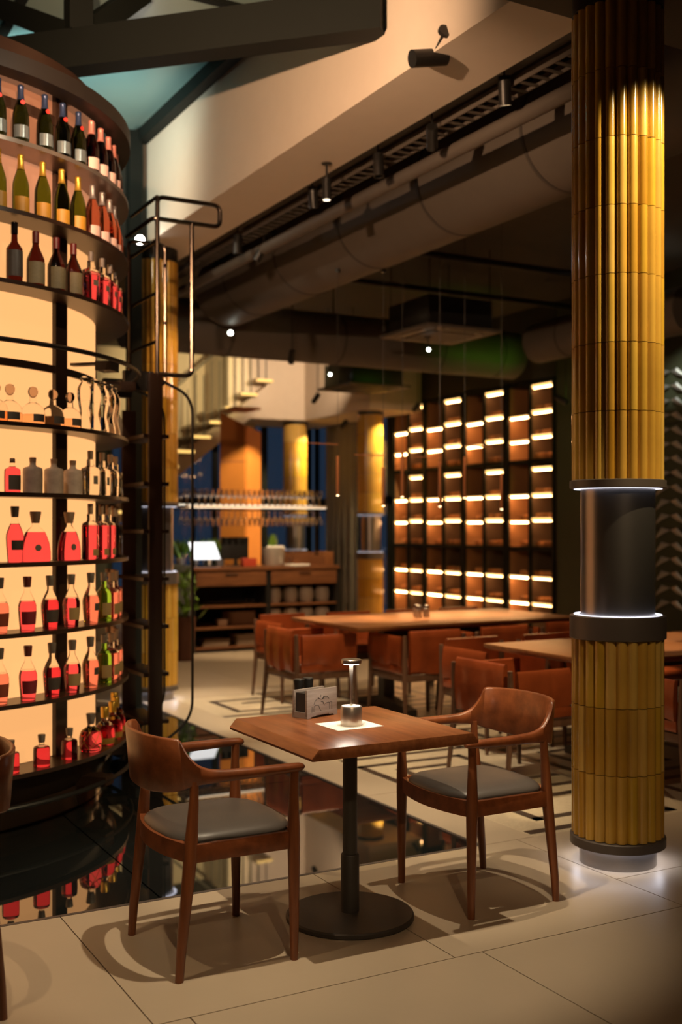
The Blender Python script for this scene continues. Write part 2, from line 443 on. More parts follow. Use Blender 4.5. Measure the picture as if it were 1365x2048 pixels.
# ceilings
struct(MB().box(-5, -3, 3.965, WX, 4.17, 4.2).build('ceiling', M_CEIL), 'low dark ceiling at the near side of the atrium')
struct(MB().box(3.66, 4.17, CZ, WX, WY, CZ + .2).build('ceiling', M_CEIL), 'dark ceiling above the dining tables')
struct(MB().box(-5, GY2 + .3, CZ, 3.2, WY, CZ + .2).build('ceiling', M_CEIL), 'dark ceiling behind the bottle tower')
# white edge beam of the atrium
struct(MB().box(3.20, 4.17, 3.965, 3.66, 9.75, 5.05).build('trim_1', M_FASCIA), 'pale plaster edge beam above the two near columns')
struct(MB().box(-5, 9.45, 3.965, 3.20, 9.75, 5.05).build('trim_2', M_DWALL), 'dark edge beam behind the bottle tower')
# skylight
sk = struct(MB().box(-5, 4.17, 5.05, 3.25, 9.8, 5.10).build('window_3', M_BLACK), 'teal glass skylight above the atrium')
sx = [-3.0, -1.4, .2, 1.7, 3.18]; sy = [4.2, 5.4, 6.1, 6.8, 9.42]
for i in range(4):
    for j in range(4):
        MB().box(sx[i] + .03, sy[j] + .03, 4.97, sx[i + 1] - .03, sy[j + 1] - .03, 5.0).build('pane', M_SKY, sk)
o = MB()
for x in sx: o.box(x - .03, 4.2, 4.93, x + .03, 9.45, 5.06)
for y in sy: o.box(-3, y - .03, 4.94, 3.18, y + .03, 5.06)
o.build('mullion', M_STEEL, sk)
# steel truss over the atrium
def beam(m, a, b, w, h):
    a, b = Vector(a), Vector(b); t = (b - a).normalized(); up = Vector((0, 0, 1))
    if abs(t.z) > .98: up = Vector((1, 0, 0))
    sd = t.cross(up).normalized(); up = sd.cross(t).normalized()
    m.loft([[p + sd * w * i + up * h * j for i, j in ((-.5, -.5), (.5, -.5), (.5, .5), (-.5, .5))] for p in (a, b)])
    return m
HUB = (1.86, 6.62, 4.36)
tr = thing('steel_truss', 'dark green steel truss crossing under the skylight', 'truss', HUB)
def loc(v): return tuple(Vector(v) - Vector(HUB))
beam(MB(), loc((3.19, 5.29, 4.36)), loc((-.6, 9.08, 4.36)), .16, .23).build('chord', M_STEEL, tr)
beam(MB(), loc((1.86, 6.62, 4.47)), loc((1.86, 6.62, 4.96)), .14, .14).build('post', M_STEEL, tr)
beam(MB(), loc((1.86, 6.62, 4.45)), loc((2.36, 6.93, 4.96)), .10, .13).build('brace', M_STEEL, tr)
beam(MB(), loc((1.86, 6.62, 4.45)), loc((1.50, 7.55, 4.96)), .10, .13).build('brace', M_STEEL, tr)
beam(MB(), loc((1.70, 6.95, 4.30)), loc((1.10, 7.20, 4.60)), .10, .13).build('brace', M_STEEL, tr)
MB().box(-.22, -.10, -.02, .22, .10, .02).build('gusset_plate', M_STEEL, tr, rz=-PI / 4, loc=(1.12, -1.12, .13))
ef = thing('atrium_post', 'dark steel corner post and rail at the far end of pale beam', 'post', (3.08, 9.25, 0))
beam(MB(), (0, 0, .001), (0, 0, 4.90), .11, .11).build('upright', M_STEEL, ef)
beam(MB(), (.07, 0, 4.86), (.07, -5.0, 4.86), .09, .09).build('rail', M_STEEL, ef)

# ================================================================== COLUMNS
TN = 24; TR = .187
def tile_mesh(h, name='column_tile'):
    m = MB(); w = TR * math.sin(PI / TN) * 1.0
    prof = [(TR - .004, -w)] + [(TR - .006 + .026 * math.sin(PI * (k + .5) / 8), -w * .95 * math.cos(PI * (k + .5) / 8)) for k in range(8)] + [(TR - .004, w)]
    m.loft([[(x, y, .0015) for x, y in prof], [(x, y, h - .0015) for x, y in prof]])
    return m.mesh(name, M_COLTILE, 0, 60)
def fluted_mesh(h):
    pts = []
    for k in range(TN):
        for j in range(4):
            t = (j + .5) / 4; a = 2 * PI * (k + t) / TN; r = TR - .002 + .018 * math.sin(PI * t); pts.append((r * math.cos(a), r * math.sin(a)))
    return MB().prism(pts, .003, h - .003).mesh('tile_course', M_COLTILE, 0, 50)
T_FULL = tile_mesh(.297); T_UP = tile_mesh(.302)
F_FULL = fluted_mesh(.297); F_UP = fluted_mesh(.302)
def column(x, y, label, ztop, fine=True):
    c = thing('tiled_column', label, 'column', (x, y, 0), 0, 'mustard tiled columns')
    rows = [(.13 + .297 * k, 0) for k in range(3)]
    z = 1.737
    while z + .302 <= ztop + .02: rows.append((z, 1)); z += .302
    for i, (zz, k) in enumerate(rows):
        if fine:
            for j in range(TN):
                t = obj('column_tile', (T_FULL, T_UP)[k], c, (0, 0, zz), 2 * PI * (j + .5) / TN)
        else:
            obj('tile_course', (F_FULL, F_UP)[k], c, (0, 0, zz))
    MB().lathe([(TR - .006, .10), (TR - .006, 1.02)], 32).lathe([(TR - .006, 1.72), (TR - .006, z)], 32).build('core', M_GROUT, c)
    MB().lathe([(.172, 0), (.172, .092)], 48).build('plinth_drum', M_DRUM, c)
    MB().lathe([(.208, .094), (.214, .098), (.214, .124), (.208, .128)], 48).build('base_flange', M_BRONZE, c)
    MB().ring((0, 0), .2075, .214, .086, .099, 48).build('flange_skirt', M_BRONZE, c)
    zc = 3.299 if ztop < 3.5 else 3.964
    if zc - z > .02: MB().lathe([(.196, z), (.205, z + .004), (.205, zc)], 40).build('capital', M_BLACK, c)
    MB().lathe([(.210, 1.02), (.216, 1.024), (.216, 1.122), (.205, 1.126)], 48).build('collar', M_BRONZE, c)
    MB().lathe([(.166, 1.122), (.166, 1.706)], 64).build('screen_drum', M_DRUM, c)
    MB().lathe([(.205, 1.700), (.216, 1.703), (.216, 1.735), (.205, 1.739)], 48).build('collar', M_BRONZE, c)
    MB().ring((0, 0), .178, .204, .0885, .0918, 40).build('led_ring', emit('base_led', (.88, .88, 1.0), 9.0), c)
    MB().ring((0, 0), .176, .197, 1.1265, 1.129, 40).build('led_ring', M_LED, c)
    MB().ring((0, 0), .176, .197, 1.697, 1.6995, 40).build('led_ring', M_LED, c)
    return c
column(3.579, 3.867, 'large near column of mustard half-round tiles with grey lit drum', 3.95)
column(3.34, 9.47, 'mustard tiled column behind the ladder beneath the far end of pale beam', 3.95)
column(8.80, 15.0, 'mustard tiled column standing just left of the lit wine rack', 3.30, False)
column(8.52, 17.05, 'farthest mustard tiled column above the wine glass shelf', 3.30, False)

# ================================================================== BOTTLE TOWER
TC = (.80, 6.90); RC, RS = 1.195, 1.39; ZB, SP = .306, .3476
tw = thing('bottle_tower', 'tall round bottle tower with glowing amber core and dark ring shelves', 'bottle shelf', (TC[0], TC[1], 0))
SH = [ZB + SP * k for k in range(10)]          # 0 lowest ... 9 top ; level 6 carries no shelf
CORE = (1.0, .47, .165)
CORET = (1.0, .40, .19)
tiers = [(.31, .64, .95), (.64, 2.78, 1.16), (2.78, 3.10, 1.0), (3.10, 3.43, .55), (3.43, 3.95, .22)]  # dimming towards the top put into the emission, tier by tier
for z0, z1, st in tiers:
    for k in range(8):
        a0 = rad(-49.7 + 45 * k + 2.2); a1 = rad(-49.7 + 45 * (k + 1) - 2.2)
        MB().ring((0, 0), RC - .02, RC, z0, z1, 10, a0, a1).build('glow_panel', emit('amber_glow_%d' % int(st * 100), CORE if st > .7 else CORET, st), tw)
for k in range(8):
    a = rad(-49.7 + 45 * k)
    p = MB().box(RC - .03, -.052, .30, RC + .022, .052, 3.95); p.build('post', M_BROWNM, tw, rz=a)
MB().ring((0, 0), RC - .06, RC - .03, .30, 3.96, 48).build('core_tube', M_BROWNM, tw)
for k, z in enumerate(SH):
    if k == 6: continue
    MB().ring((0, 0), RC - .01, RS, z - .022, z, 96).build('shelf', M_BROWNM if k < 9 else mat('silver_shelf_edge', (.30, .26, .23), .3, .8), tw)
MB().ring((0, 0), RC - .005, RC + .016, SH[6] - .05, SH[6] - .01, 96).build('trim_ring', M_BROWNM, tw)
MB().ring((0, 0), RC - .005, RC + .02, SH[9] + .22, SH[9] + .27, 96).build('trim_ring', M_BROWNM, tw)
MB().ring((0, 0), RS - .10, RS + .01, 3.765, 3.848, 96).build('top_ring', mat('black_brown_ring', (.010, .006, .004), .5), tw)
MB().lathe([(RC + .02, 3.93), (RC + .02, 4.0)], 64).build('top_cap', M_BROWNM, tw)
for k in range(8):
    a = rad(-49.7 + 45 * k); MB().box(RC - .02, -.03, 3.785, RS - .08, .03, 3.84).build('bracket_arm', M_BROWNM, tw, rz=a)
MB().lathe([(1.24, 0), (1.24, .12), (1.30, .20), (1.33, .284)], 72).build('base_drum', mat('polished_dark_base', (.020, .012, .008), .14, vary=.1), tw)
for zr, R_ in ((2.43, 1.452), (.15, 1.41)):
    rail = MB().tube([(R_ * math.cos(2 * PI * i / 96), R_ * math.sin(2 * PI * i / 96), zr) for i in range(96)], .013, 8, True).build('ladder_rail', M_BLACK, tw)
for k in range(10):
    a = rad(-43 + 36 * k)
    MB().box(RC, -.022, 2.405, 1.45, .022, 2.42).box(1.36, -.055, 2.37, 1.45, .055, 2.42).build('rail_bracket', M_BROWNM, tw, rz=a)
    MB().box(1.23, -.05, .125, 1.42, .05, .175).build('rail_bracket', M_BROWNM, tw, rz=a)

# ------------------------------------------------------------------ bottles
def prof_smooth(p): return smooth_path(p, 3)
def cut(prof, z):
    lo = [q for q in prof if q[1] < z - 1e-6]; hi = [q for q in prof if q[1] > z + 1e-6]
    a, b = lo[-1], hi[0]; t = (z - a[1]) / (b[1] - a[1]); r = a[0] + (b[0] - a[0]) * t
    return lo + [(r, z)], [(r, z)] + hi
def label_shell(r, z0, z1, half, flat=False, w=None, y=0):
    m = MB(); n = 10
    if flat:
        return m.box(r, -w + y, z0, r + .0012, w + y, z1)
    rings = []
    for i in range(n + 1):
        a = -half + 2 * half * i / n + y; ca, sa = math.cos(a), math.sin(a)
        rings.append([((r + .0004) * ca, (r + .0004) * sa, z0), ((r + .0012) * ca, (r + .0012) * sa, z0), ((r + .0012) * ca, (r + .0012) * sa, z1), ((r + .0004) * ca, (r + .0004) * sa, z1)])
    return m.loft(rings)
def label_prof(body, z0, z1, half):
    def rad_at(z): return next(a[0] + (b[0] - a[0]) * (z - a[1]) / (b[1] - a[1]) for a, b in zip(body[:-1], body[1:]) if a[1] <= z <= b[1] and b[1] > a[1])
    zs = [z0 + (z1 - z0) * k / 4 for k in range(5)]; rings = []
    for i in range(11):
        a = -half + 2 * half * i / 10; ca, sa = math.cos(a), math.sin(a)
        rings.append([((rad_at(z) + .0003) * ca, (rad_at(z) + .0003) * sa, z) for z in zs] + [((rad_at(z) + .0012) * ca, (rad_at(z) + .0012) * sa, z) for z in reversed(zs)])
    return MB().loft(rings)
G_GREEN = glassy('dark_green_bottle_glass', (.055, .09, .015), 1.3)
G_OLIVE = glassy('olive_bottle_glass', (.17, .25, .022), 1.25)
G_DARK = glassy('dark_wine_glass', (.055, .009, .007), 1.3)
G_ROSE = glassy('rose_wine_glass', (.80, .30, .17), 1.25)
L_RED = glassy('red_liqueur', (1.0, .14, .27), 1.33)
L_DEEP = glassy('deep_red_liqueur', (.85, .07, .15), 1.33)
L_PINK = glassy('salmon_liqueur', (1.0, .38, .40), 1.33)
L_AMB = glassy('amber_liqueur', (1.0, .62, .40), 1.2)
L_GREEN = glassy('green_liqueur', (.35, .85, .10), 1.22)
P_BLUE = mat('blue_foil', (.03, .045, .10), .3, .5)
P_GOLD = mat('gold_foil', (.62, .36, .05), .28, .7)
P_SILV = mat('silver_foil', (.32, .27, .25), .28, .7)
P_PINK = mat('pink_foil', (.62, .22, .17), .38, .4)
P_REDS = mat('red_seal', (.65, .03, .02), .5)
P_WAX = mat('dark_red_wax', (.12, .008, .008), .4)
P_CORK = mat('cork_stopper', (.26, .15, .09), .6)
P_GREY = mat('grey_stopper', (.16, .12, .095), .45)
P_LSIL = mat('silver_blue_label', (.16, .19, .20), .25, .5)
P_LOR = mat('orange_label', (.50, .24, .02), .5)
P_LPINK = mat('pink_label', (.62, .40, .34), .5)
P_LBEI = mat('aged_paper_label', (.24, .18, .09), .6, vary=.25, nscale=60)
P_LDARK = mat('dark_label', (.06, .045, .035), .5, vary=.35, nscale=70)
P_LGREY = mat('grey_label', (.13, .11, .085), .55)
P_LTAN = mat('tan_label', (.36, .23, .09), .55, vary=.1)
P_STONE = mat('stoneware_glaze', (.42, .32, .26), .55, vary=.35, nscale=26)
P_BLK = mat('black_glass', (.012, .008, .008), .08)
P_NET = mat('gold_net', (.55, .33, .06), .35, .7)
def proto(name, parts):
    r = bpy.data.objects.new(name, None); COL.objects.link(r); r.empty_display_size = .05
    for pn, mb, m in parts:
        mb.build(pn, m, r, angle=50)
    return r
CH = [(.002, 0), (.036, .001), (.0415, .012), (.0415, .13), (.038, .165), (.026, .205), (.0165, .235), (.0145, .262), (.0145, .285)]
def champ(name, glass, foil, lab, seal=None, lz=(.030, .092)):
    body = prof_smooth(CH); lo, hi = cut(body, .225)
    parts = [('glass_body', MB().lathe(body, 20), glass), ('foil_capsule', MB().lathe([(r + .0012, z) for r, z in hi] + [(.0165, .286), (.0165, .298), (.012, .302)], 18), foil),
             ('label', label_shell(.0418, lz[0], lz[1], 1.25), lab)]
    if seal: parts.append(('seal', MB().lathe_x([(.002, 0), (.012, .001), (.012, .003)], 12, (.0245, 0, .21)), seal))
    return proto(name, parts)
WN = [(.002, 0), (.036, .001), (.040, .008), (.040, .155), (.037, .175), (.020, .200), (.0155, .215), (.0145, .275), (.0155, .278), (.0155, .292)]
CO = [(.002, 0), (.040, .001), (.045, .008), (.045, .125), (.041, .15), (.022, .195), (.016, .215), (.0145, .255), (.016, .26), (.016, .275)]
def capped(name, prof, zl, liquid, cap, capprof, lab, lz, half=1.1, r=None, neck=M_CLEAR, extra=()):
    body = prof_smooth(prof); lo, hi = cut(body, zl)
    r = r or max(q[0] for q in prof) + .0003
    parts = [('liquid', MB().lathe(lo, 20), liquid), ('glass_neck', MB().lathe(hi, 18), neck), ('stopper', MB().lathe(capprof, 14), cap)]
    if lab: parts.append(('label', label_prof(body, lz[0], lz[1], half), lab))
    parts += list(extra)
    return proto(name, parts)
def squareb(name, w, d, h, zl, liquid, cap, capprof, lab, lz, lw, neck=M_CLEAR, zs=None, extra=()):
    def rr(s, z, k=.22):
        a, b = d * s, w * s; c = min(a, b) * k
        return [(a - c, -b, z), (a, -b + c, z), (a, b - c, z), (a - c, b, z), (-a + c, b, z), (-a, b - c, z), (-a, -b + c, z), (-a + c, -b, z)]
    nk = .016 / max(w, d)
    up = [rr(1, zl), rr(1, h - .02), rr(.9, h - .004), rr(.5, h + .004), rr(max(.4, nk), h + .010), rr(max(.36, nk), h + .045)]
    parts = [('liquid', MB().loft([rr(.9, 0), rr(1, .006), rr(1, zl)]), liquid), ('glass_neck', MB().loft(up), neck),
             ('stopper', MB().lathe([(q, z + h + .045) for q, z in capprof], 14), cap)]
    if lab: parts.append(('label', label_shell(d, lz[0], lz[1], 0, True, lw), lab))
    parts += list(extra)
    return proto(name, parts)
CAP = [(.014, 0), (.0165, .002), (.0185, .045), (.017, .048)]
CAPW = [(.016, 0), (.018, .003), (.022, .05), (.020, .054)]
B = {}
B['champ_blue'] = champ('champagne_bottle', G_GREEN, P_BLUE, P_LSIL, P_REDS)
B['champ_rose'] = champ('champagne_bottle', G_DARK, P_PINK, P_LPINK)
B['champ_gold'] = champ('champagne_bottle', G_OLIVE, P_GOLD, P_LOR, None, (.012, .085))
B['champ_silver'] = champ('champagne_bottle', G_ROSE, P_SILV, P_LPINK, None, (.02, .075))
B['wine'] = capped('wine_bottle', WN, .245, G_DARK, P_BLK, [(.017, .245), (.017, .302), (.012, .304)], P_LDARK, (.03, .16), 1.2)
B['cognac'] = capped('cognac_bottle', CO, .225, G_DARK, P_WAX, [(.0175, .225), (.0175, .282), (.013, .285)], P_LBEI, (.014, .125), 1.25)
B['red_square'] = squareb('liqueur_bottle', .042, .036, .185, .17, L_RED, P_GREY, [(.015, 0), (.0155, .05), (.013, .052)], P_LGREY, (.095, .125), .020)
DEC = [(.002, 0), (.055, .001), (.060, .010), (.060, .055), (.052, .085), (.030, .105), (.018, .113), (.016, .14)]
B['decanter'] = capped('decanter', DEC, .05, L_AMB, glassy('smoky_stopper', (.55, .42, .36), 1.3), [(.004, .135), (.016, .143), (.024, .158), (.025, .172), (.018, .188), (.004, .193)], P_LGREY, (.012, .05), .55)
SCU = [(.002, 0), (.030, .001), (.036, .02), (.030, .06), (.022, .095), (.030, .14), (.036, .19), (.033, .23), (.018, .255), (.014, .262)]
B['sculpted'] = capped('sculpted_bottle', SCU, .16, M_CLEAR, M_CLEAR, [(.014, .262), (.021, .27), (.019, .285), (.006, .292)], None, None)
B['carved'] = capped('carved_white_bottle', [(.002, 0), (.028, .001), (.040, .09), (.026, .14), (.018, .16), (.022, .20)], .1, P_STONE, P_STONE, [(.02, .2), (.016, .21), (.004, .212)], None, None, neck=P_STONE)
B['apothecary'] = capped('apothecary_bottle', [(.002, 0), (.037, .001), (.040, .006), (.040, .10), (.034, .118), (.014, .128), (.013, .145), (.016, .148), (.016, .155)], .128, L_RED, P_CORK, [(.012, .15), (.014, .165), (.010, .17)], P_LGREY, (.012, .085), .9)
B['stoneware'] = capped('stoneware_bottle', [(.002, 0), (.046, .001), (.049, .006), (.049, .11), (.042, .128), (.018, .137), (.016, .16)], .05, P_STONE, P_CORK, [(.0155, .15), (.018, .178), (.015, .18)], None, None, neck=P_STONE)
B['clear_square'] = squareb('clear_bottle', .046, .036, .15, .12, M_CLEAR, P_CORK, [(.015, 0), (.016, .045), (.014, .047)], P_LGREY, (.06, .105), .018)
B['tall_red'] = capped('liqueur_bottle', [(.002, 0), (.033, .001), (.036, .01), (.044, .12), (.036, .16), (.017, .205), (.015, .225)], .19, L_RED, P_GREY, [(q, z + .225) for q, z in CAPW], P_LDARK, (.062, .11), .8)
def fan(name):
    def el(s, z, d=.030): return [(d * max(.45, s) * math.cos(2 * PI * j / 20), .085 * s * math.sin(2 * PI * j / 20), z) for j in range(20)]
    lo = [el(.95, 0), el(1.0, .01), el(.99, .05), el(.90, .095), el(.72, .135), el(.62, .15)]
    hi = [el(.62, .15), el(.40, .168), el(.22, .18), el(.19, .20)]
    return proto(name, [('liquid', MB().loft(lo), L_RED), ('glass_neck', MB().loft(hi), M_CLEAR), ('stopper', MB().lathe([(.02, .195), (.021, .20), (.030, .25), (.027, .255)], 14), P_CORK),
                        ('medallion', MB().lathe_x([(.002, 0), (.017, .001), (.017, .005)], 14, (.0295, 0, .07)), P_LGREY)])
B['fan'] = fan('fan_decanter')
B['red_flask'] = squareb('liqueur_bottle', .040, .034, .20, .185, L_RED, P_CORK, [(.014, 0), (.015, .055), (.013, .057)], P_LTAN, (.02, .055), .026)
B['dark_flask'] = squareb('dark_bottle', .036, .036, .19, .17, P_BLK, P_CORK, [(.014, 0), (.015, .06), (.013, .062)], None, None, 0, P_BLK)
MA = [(.002, 0), (.034, .001), (.037, .008), (.0455, .11), (.040, .145), (.022, .185), (.0155, .20), (.015, .225)]
def malt(liq, cap, lab, lz=(.035, .10), half=1.15): return capped('whisky_bottle', MA, .150, liq, cap, [(q, z + .22) for q, z in CAPW], lab, lz, half, .0415)
B['malt_orange'] = malt(L_PINK, P_GREY, mat('rust_label', (.28, .05, .02), .5))
B['malt_red'] = malt(L_RED, mat('red_brown_stopper', (.14, .02, .012), .4), mat('wine_label', (.20, .012, .022), .5))
B['malt_dark'] = malt(L_DEEP, P_GREY, P_LDARK)
B['malt_tan'] = malt(L_RED, P_GREY, P_LTAN)
B['malt_pink'] = malt(L_PINK, P_GREY, P_LDARK, (.07, .11), .45)
B['green'] = capped('green_bottle', [(.002, 0), (.038, .001), (.041, .008), (.041, .14), (.034, .165), (.016, .19), (.015, .22)], .165, L_GREEN, P_GREY, [(q, z + .22) for q, z in CAP], P_LTAN, (.03, .10), 1.3, neck=L_GREEN)
B['bourbon'] = squareb('bourbon_bottle', .044, .036, .165, .15, L_PINK, P_CORK, [(.015, 0), (.017, .05), (.014, .052)], P_LTAN, (.025, .085), .036)
B['small_red'] = capped('liqueur_bottle', [(.002, 0), (.038, .001), (.042, .006), (.042, .085), (.034, .10), (.015, .108), (.014, .125)], .10, L_DEEP, P_GREY, [(q * .9, z * .75 + .12) for q, z in CAPW], None, None)
def netted(name):
    pr = [(.002, 0), (.05, .001), (.058, .02), (.060, .07), (.052, .11), (.022, .13), (.018, .15)]
    body = prof_smooth(pr); lo, hi = cut(body, .115)
    net = MB()
    for s in (-1, 1):
        for k in range(6):
            pts = []
            for i in range(9):
                z = .012 + .115 * i / 8
                r = next(a[0] + (b[0] - a[0]) * (z - a[1]) / (b[1] - a[1]) for a, b in zip(body[:-1], body[1:]) if a[1] <= z <= b[1] and b[1] > a[1])
                a_ = 2 * PI * k / 6 + s * i * .16; pts.append(((r + .001) * math.cos(a_), (r + .001) * math.sin(a_), z))
            net.tube(pts, .0014, 5)
    return proto(name, [('liquid', MB().lathe(lo, 20), L_RED), ('glass_neck', MB().lathe(hi, 18), M_CLEAR), ('stopper', MB().lathe([(.017, .148), (.019, .15), (.026, .20), (.024, .204)], 14), P_GREY), ('wire_net', net, P_NET)])
B['netted'] = netted('netted_bottle')
B['gold_net'] = capped('netted_bottle', [(.002, 0), (.048, .001), (.055, .02), (.056, .07), (.045, .11), (.02, .13), (.017, .15)], .11, L_DEEP, P_GOLD, [(.018, .148), (.022, .15), (.024, .205), (.02, .21)], P_NET, (.006, .04), 1.6)
DESC = {'champ_blue': 'blue foiled champagne bottle with red seal', 'champ_rose': 'pink foiled dark champagne bottle',
        'champ_gold': 'gold foiled champagne bottle with orange label', 'champ_silver': 'silver foiled rose champagne bottle',
        'wine': 'slim dark wine bottle with black capsule', 'cognac': 'dark cognac bottle with red wax and aged label', 'red_square': 'square bright red bottle with grey stopper',
        'decanter': 'squat clear decanter with ball stopper', 'sculpted': 'tall waisted clear glass bottle', 'carved': 'carved white bottle', 'apothecary': 'small red apothecary bottle',
        'stoneware': 'mottled stoneware bottle with cork', 'clear_square': 'clear square bottle with cork and grey label', 'tall_red': 'tall red bottle with dark label',
        'fan': 'fan shaped red decanter with medallion', 'red_flask': 'slim red flask with tan label', 'dark_flask': 'black flask with long cork', 'malt_orange': 'salmon whisky bottle with rust label',
        'malt_red': 'red whisky bottle with wine red label', 'malt_dark': 'deep red whisky bottle with dark label', 'malt_tan': 'red whisky bottle with tan label', 'malt_pink': 'pale red whisky bottle with small dark label',
        'green': 'green glass bottle with tan label', 'bourbon': 'pink bourbon bottle with tan label', 'small_red': 'small deep red bottle', 'netted': 'round red bottle in crossed gold wire',
        'gold_net': 'red bottle with gold stopper and net'}
LAY = {  # shelf index from the bottom: (kind, angle in degrees)
    9: [('champ_blue', a) for a in (-73, -67.4, -60.8, -55.1, -49.2)] + [('champ_rose', a) for a in (-43.3, -38, -32, -26, -19, -12, -5)],
    8: [('champ_gold', a) for a in (-73, -67.4, -61.4, -55.4, -49.4)] + [('champ_silver', a) for a in (-42.8, -37, -31, -25, -18, -11, -4)],
    7: [('wine', -69.0)] + [('cognac', a) for a in (-63.4, -57.2, -51.2)] + [('red_square', a) for a in (-43.6, -37, -30.5, -24, -16, -8)],
    5: [('decanter', a) for a in (-73.2, -69.7, -63.6, -57.6, -51.6)] + [('sculpted', a) for a in (-46.8, -41.8, -36.6, -31, -25)] + [('carved', -17.5)],
    4: [('apothecary', -69.5)] + [('stoneware', a) for a in (-64.2, -58.0, -51.4)] + [('clear_square', a) for a in (-43.8, -37, -30, -22, -14, -6)],
    3: [('tall_red', -68.9)] + [('fan', a) for a in (-62.7, -51.6)] + [('red_flask', a) for a in (-43.8, -37.6, -32)] + [('dark_flask', a) for a in (-25.5, -18, -10)],
    2: list(zip(['malt_orange', 'malt_red', 'malt_dark', 'malt_tan', 'malt_pink', 'green'] + ['bourbon'] * 5, (-72.6, -65.7, -59.2, -52.0, -43.6, -35.8, -29, -22.5, -16, -9, -2))),
    1: list(zip(['malt_orange', 'malt_red', 'malt_dark', 'malt_tan', 'malt_pink', 'green'] + ['bourbon'] * 5, (-72.6, -65.5, -58.6, -51.6, -43.8, -35.6, -29, -22.5, -16, -9, -2))),
    0: [('small_red', a) for a in (-69.9, -61.7, -52.7)] + [('netted', -43.6)] + [('gold_net', a) for a in (-35, -27, -19, -11)],
}
SHN = {9: 'top', 8: 'second', 7: 'third', 5: 'fourth', 4: 'fifth', 3: 'sixth', 2: 'seventh', 1: 'eighth', 0: 'lowest'}
used = set()
for k, row in LAY.items():
    cnt = {}
    for kind, a in row:
        cnt[kind] = cnt.get(kind, 0) + 1
    seen = {}
    for kind, a in row:
        i = seen.get(kind, 0); seen[kind] = i + 1
        rb = {'fan': 1.295, 'decanter': 1.30}.get(kind, 1.315)
        aa = rad(a); p = (TC[0] + rb * math.cos(aa), TC[1] + rb * math.sin(aa), SH[k] + .0005)
        lab = DESC[kind] + ' on the %s shelf' % SHN[k] + ('' if cnt[kind] == 1 else ', ' + ORD[i] + ' from left')
        face = aa + random.uniform(-.12, .12) - .15
        src = B[kind]
        if kind in used: o = dup(src, p, face)
        else:
            o = src; o.location = p; o.rotation_euler = (0, 0, face); used.add(kind)
        tag(o, lab, 'bottle', 'bottles on the %s tower shelf' % SHN[k])
for kd, o in B.items():
    if kd not in used:
        for c in list(o.children): bpy.data.objects.remove(c)
        bpy.data.objects.remove(o)

# ------------------------------------------------------------------ ladder
LX, LN, LF = 2.376, 6.72, 7.24
ld = thing('library_ladder', 'dark metal ladder with tube handrails on the side of bottle tower', 'ladder', (LX, (LN + LF) / 2, 0))
def lp(x, y, z): return (x - LX, y - (LN + LF) / 2, z)
for y, nm in ((LN, 'near'), (LF, 'far')):
    h = 2.49 if nm == 'near' else 2.30
    MB().box(-.045, y - (LN + LF) / 2 - .014, .03, .045, y - (LN + LF) / 2 + .014, h).build('stile', M_BROWNM, ld, .003)
yn, yf = LN - (LN + LF) / 2, LF - (LN + LF) / 2
for k in range(7):
    z = .295 + .3 * k
    MB().box(-.075, yn + .005, z - .012, .095, yf - .005, z + .012).build('tread', M_BROWNM, ld, .002)
for z in (2.69, 2.995, 3.325):
    MB().tube([(.01, yn, z), (.01, yf, z)], .011, 8).build('rung', M_CHROME, ld)
MB().tube(fillet([lp(2.39, LN, 2.4), lp(2.39, LN, 3.60), lp(2.814, LN, 3.60), lp(2.814, LN, 3.462), lp(2.36, LN, 3.462), lp(2.36, LF, 3.462)], .045), .0145, 10).build('handrail', M_CHROME, ld)
MB().tube([lp(2.39, LN, 3.60), lp(2.39, LF, 3.60)], .012, 8).build('rung', M_CHROME, ld)
MB().tube(fillet([lp(2.62, LN, 3.462), lp(2.62, LN, 2.485), lp(2.40, LN, 2.485)], .05), .0145, 10).build('handrail', M_CHROME, ld)
MB().tube(fillet([lp(2.38, LF, 2.25), lp(2.38, LF, 3.30), lp(2.37, LF, 3.44), lp(2.63, LF, 3.44), lp(2.63, LF, 2.485), lp(2.40, LF, 2.485)], .05), .0125, 10).build('handrail', M_CHROME, ld)
for y in (LN, LF):
    MB().tube(fillet([lp(2.40, y, 2.45), lp(2.625, y, 2.36), lp(2.625, y, .30), lp(2.42, y, .16)], .16, 8), .0095, 8).build('side_rod', M_BLACK, ld)
MB().box(-.19, yn + .1, 2.41, -.03, yf - .1, 2.45).box(-.19, yn + .02, 2.38, .0, yn + .07, 2.50).box(-.19, yf - .07, 2.38, .0, yf - .02, 2.50).build('rail_hook', M_BLACK, ld)
for y in (yn + .05, yf - .05):
    MB().tube([(-.09, y - .03, .055), (-.09, y + .03, .055)], .05, 16).build('wheel', M_BLACK, ld)

# ================================================================== FRONT TABLE AND CHAIRS
TX, TY = 2.148, 3.818
tb = thing('bistro_table', 'square walnut table with sloping edges on a round iron foot', 'table', (TX, TY, 0))
poly = [(-.327, .750), (.327, .750), (.356, .718), (.353, .708), (-.353, .708), (-.356, .718)]
MB().loft([[(x, y, z) for x, z in poly] for y in (-.362, .362)]).build('table_top', M_TABLE, tb, .0025, 20)
MB().lathe([(.24, .0), (.250, .003), (.250, .016), (.244, .022), (.04, .026)], 64).build('base_plate', M_IRON, tb)
MB().lathe([(.036, .024), (.036, .245), (.033, .250)], 28).build('sleeve', M_IRON, tb)
MB().lathe([(.0285, .24), (.0285, .70)], 28).build('pole', M_IRON, tb)
MB().box(-.15, -.02, .697, .15, .02, .708).box(-.02, -.15, .697, .02, .15, .708).build('top_bracket', M_IRON, tb)

